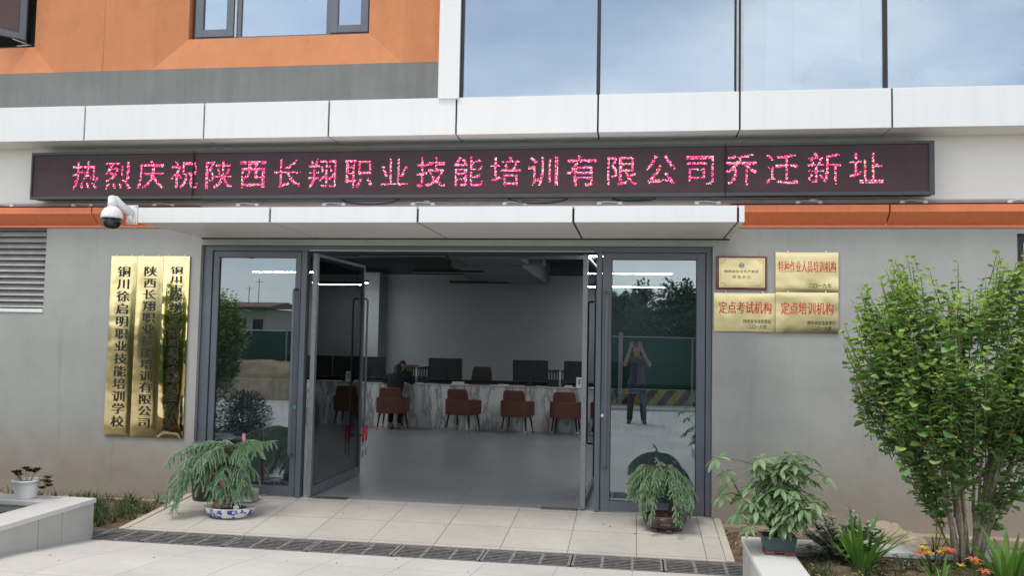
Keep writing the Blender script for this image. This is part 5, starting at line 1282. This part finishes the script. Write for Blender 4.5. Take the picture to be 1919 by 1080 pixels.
# visitor sitting in the first armchair, seen from behind, leaning on the counter
vx = -4.60
VS = thing('person', 'person in a dark jacket seen from behind, leaning forward on the counter', 'person', (vx, 7.02, 0))
X = lambda x, y, z: Vector((vx+x, 7.02+y, z))
b = MB(); b.caps(X(-.09, .02, .56), X(.09, .02, .56), .11, .11); b.caps(X(0, .02, .58), X(0, .17, .93), .13, .14); b.caps(X(-.13, .20, .98), X(.13, .20, .98), .07, .07); b.caps(X(0, .21, 1.0), X(.0, .28, 1.06), .05, .05)
for sx in (-1, 1):
    b.caps(X(sx*.09, .05, .53), X(sx*.12, .36, .50), .075, .055); b.caps(X(sx*.12, .36, .48), X(sx*.085, .16, .08), .05, .035); b.caps(X(sx*.085, .10, .05), X(sx*.08, .27, .035), .036, .03)
    b.caps(X(sx*.18, .20, .97), X(sx*.27, .40, .90), .045, .038); b.caps(X(sx*.27, .40, .90), X(sx*.12, .56, .895), .036, .027); hand(b, X(sx*.12, .565, .893), (sx*-.6, .8, 0), (0, 0, 1), .35, sx*-1)
hd = X(.0, .30, 1.115); head(b, hd, (0, 1, -.35), (0, .35, 1)); remesh(b, 'body', skin, VS, .008, 5); hair(hd, (0, 1, -.35), (0, .35, 1), VS, True)
b = MB(); b.caps(X(-.08, .02, .55), X(.08, .02, .55), .13, .13); b.caps(X(0, .02, .58), X(0, .17, .93), .155, .165); b.caps(X(-.14, .20, .98), X(.14, .20, .98), .085, .085)
for sx in (-1, 1): b.caps(X(sx*.18, .20, .97), X(sx*.27, .40, .90), .064, .055); b.caps(X(sx*.27, .40, .905), X(sx*.14, .54, .90), .052, .042)
remesh(b, 'jacket', cloth_dark, VS, .010, 5)
b = MB()
for sx in (-1, 1): b.caps(X(sx*.09, .05, .53), X(sx*.12, .36, .50), .092, .072); b.caps(X(sx*.12, .36, .49), X(sx*.09, .17, .14), .068, .052)
remesh(b, 'trousers', cloth_dark, VS, .010, 4)
for sx in (-1, 1):
    b = MB(); b.caps(X(sx*.085, .08, .05), X(sx*.08, .28, .036), .044, .036); b.v = [(x, y, max(z, .003)) for x, y, z in b.v]; remesh(b, 'shoe', shoe_tan, VS, .008, 3)
# clerk behind the counter, facing the doors
cx_, cy_ = -4.86, 8.62
CL = thing('person', 'dark-haired clerk sitting behind the counter facing the doors', 'person', (cx_, cy_, 0))
X = lambda x, y, z: Vector((cx_+x, cy_+y, z))
b = MB(); b.caps(X(-.09, 0, .60), X(.09, 0, .60), .11, .11); b.caps(X(0, 0, .62), X(0, -.03, .93), .12, .13); b.caps(X(-.13, -.03, .98), X(.13, -.03, .98), .065, .065); b.caps(X(0, -.03, 1.0), X(0, -.05, 1.08), .05, .045)
for sx in (-1, 1):
    b.caps(X(sx*.09, -.02, .58), X(sx*.11, -.34, .52), .075, .055); b.caps(X(sx*.11, -.34, .5), X(sx*.10, -.25, .07), .05, .035)
    b.caps(X(sx*.18, -.03, .97), X(sx*.25, -.20, .80), .043, .037); b.caps(X(sx*.25, -.2, .80), X(sx*.12, -.42, .765), .035, .026); hand(b, X(sx*.12, -.425, .762), (sx*-.4, -.9, 0), (0, 0, 1), .35, sx)
hd = X(.30-.30, -.07, 1.155); head(b, hd, (0, -1, -.2), (0, -.2, 1)); remesh(b, 'body', skin, CL, .008, 5); hair(hd, (0, -1, -.2), (0, -.2, 1), CL, True); eyes(hd, (0, -1, -.2), (0, -.2, 1), CL)
b = MB(); b.caps(X(0, 0, .58), X(0, -.03, .93), .145, .15); b.caps(X(-.13, -.03, .98), X(.13, -.03, .98), .08, .08)
for sx in (-1, 1): b.caps(X(sx*.18, -.03, .97), X(sx*.25, -.20, .80), .062, .052); b.caps(X(sx*.25, -.2, .805), X(sx*.14, -.40, .77), .05, .04)
remesh(b, 'jacket', cloth_dark, CL, .010, 5)

# ================================================================== ACROSS THE YARD (mirrored in the doors, plaques and glass)
HY = -13.75
HO = thing('hoarding', 'long dark green site hoarding across the yard, mirrored in the glass doors', 'fence', (0, HY, .1))
m = MB()
for i in range(-16, 14): m.box(i*2.0+.004, i*2.0+1.996, HY-.03, HY-.0+.006*(i % 3), .50, 1.86)
m.build('mesh_panel', hoard_green, HO)
m = MB(); m.box(-32, 28, HY+.02, HY+.05, 1.87, 1.90); m.build('top_rail', silver, HO)
m = MB(); m.box(-32, 28, HY-.05, HY+.06, .09, .505); m.build('striped_base', 'hazard_stripes', HO)
P('galvanised_post', (.30, .33, .34), .5, .4)
for i in range(-12, 12):
    m = MB(); x = -.38+i*1.86; w_ = .055 if i % 2 == 0 else .018; m.box(x-w_, x+w_, HY+.062, HY+.11, .09, 2.0 if i % 2 == 0 else 1.9); m.build('post', 'galvanised_post', HO)
def tree(loc, h, seed, lab, s=1.):
    q = random.Random(seed); T = thing('tree', lab, 'tree', loc, 'trees beyond the hoarding'); tr = MB(); lf = MB()
    tr.tube([(0, 0, -.2), (.05, 0, h*.3), (0, .05, h*.6), (0, 0, h*.9)], [.11, .09, .06, .02], 8)
    cl = []
    for k in range(34):
        a = q.uniform(0, 6.28); z = h*q.uniform(.25, 1.0); r = q.uniform(.1, 1.)*1.15*s*math.sin(math.pi*min(.97, max(.12, (z/h-.12)/.95)))**.7
        c = Vector((r*math.cos(a), r*math.sin(a), z)); cl.append((c, q.uniform(.22, .42)*s)); tr.tube([(0, 0, max(.2, z-.6)), c*.6+Vector((0, 0, z*.35)), c], [.03, .02, .008], 5)
    for c, r in cl:
        for _ in range(85):
            d = Vector((q.gauss(0, 1), q.gauss(0, 1), q.gauss(0, .9))); d = d.normalized()*r*q.uniform(.4, 1.1); dd = Vector((d.x, d.y, d.z-.1+q.uniform(-.3, .3))); l = q.uniform(.09, .15); leafq(lf, c+d, dd, l, l*.6, 0, .1, q.uniform(-.8, .8))
    tr.build('trunk', bark_dark, T, smooth=True, local=True); lf.build('crown', leaf_tree, T, local=True); return T
ta = tree((-.8, -19.5, 0), 3.3, 1, 'dense dark green tree beyond the hoarding'); tb = tree((1.4, -20.5, 0), 3.6, 2, 'dense dark green tree beyond the hoarding', 1.1)
for i, (x, y, r) in enumerate(((.3, -21, 1.), (2.6, -19.8, 2.), (3.6, -21.5, 3.3), (4.8, -20, .5), (-2.0, -21.5, 2.6), (6.2, -21, 4.), (-3.4, -20.5, 5.2), (8, -20, 1.4), (-5.2, -22, 3.), (10, -21, .2), (1.9, -23, 5.), (.0, -24, 2.2), (-1.4, -24, 4.2), (3.2, -24, 1.1))):
    dup(ta if i % 2 else tb, (x, y, .15*(i % 3)), r, 'dense dark green tree beyond the hoarding')
SH = thing('sand_heap', 'tan heap of sand in front of the hoarding, mirrored in the left door', 'sand heap', (-10, -12.9, .1)); q = random.Random(8); m = MB()
m.ell((-10.2, -13.0, .05), (2.9, .62, 1.0), 40, 24); m.ell((-8.3, -13.0, .05), (1.4, .55, .75), 30, 18); m.ell((-13.4, -13.0, .05), (2.4, .6, .9), 30, 18); m.v = [(x+q.uniform(-.05, .05), min(y+q.uniform(-.04, .04), -12.3), z+q.uniform(-.05, .05)) for x, y, z in m.v]; m.build('sand', sand_m, SH, smooth=True)
HS = thing('house', 'low pale house with a brown overhanging roof far off, mirrored in the left door', 'house', (-33, -60, -.6)); m = MB(); m.box(-36.5, -31.2, -66, -60, -1, 3.9); m.build('wall', P('pale_house_wall', (.5, .47, .42), .9, var=.1), HS)
m = MB(); m.prism_x([(-66.6, 4.05), (-59.2, 3.91), (-59.2, 4.05), (-63, 4.55)], -37.2, -30.6); m.build('roof', P('brown_roof', (.22, .13, .10), .8), HS)
for x in (-35.6, -33.9, -32.4): m = MB(); m.box(x, x+.9, -59.99, -59.95, 1.6, 3.0); m.build('window', frame_dark, HS)
for x, h in ((-33.8, 6.0), (-32.9, 6.6)): m = MB(); m.tube([(x, -62, 4.2), (x, -62, h)], .03, 5); m.box(x-.35, x+.35, -62.02, -61.98, h-.3, h-.27); m.build('aerial', black_metal, HS)
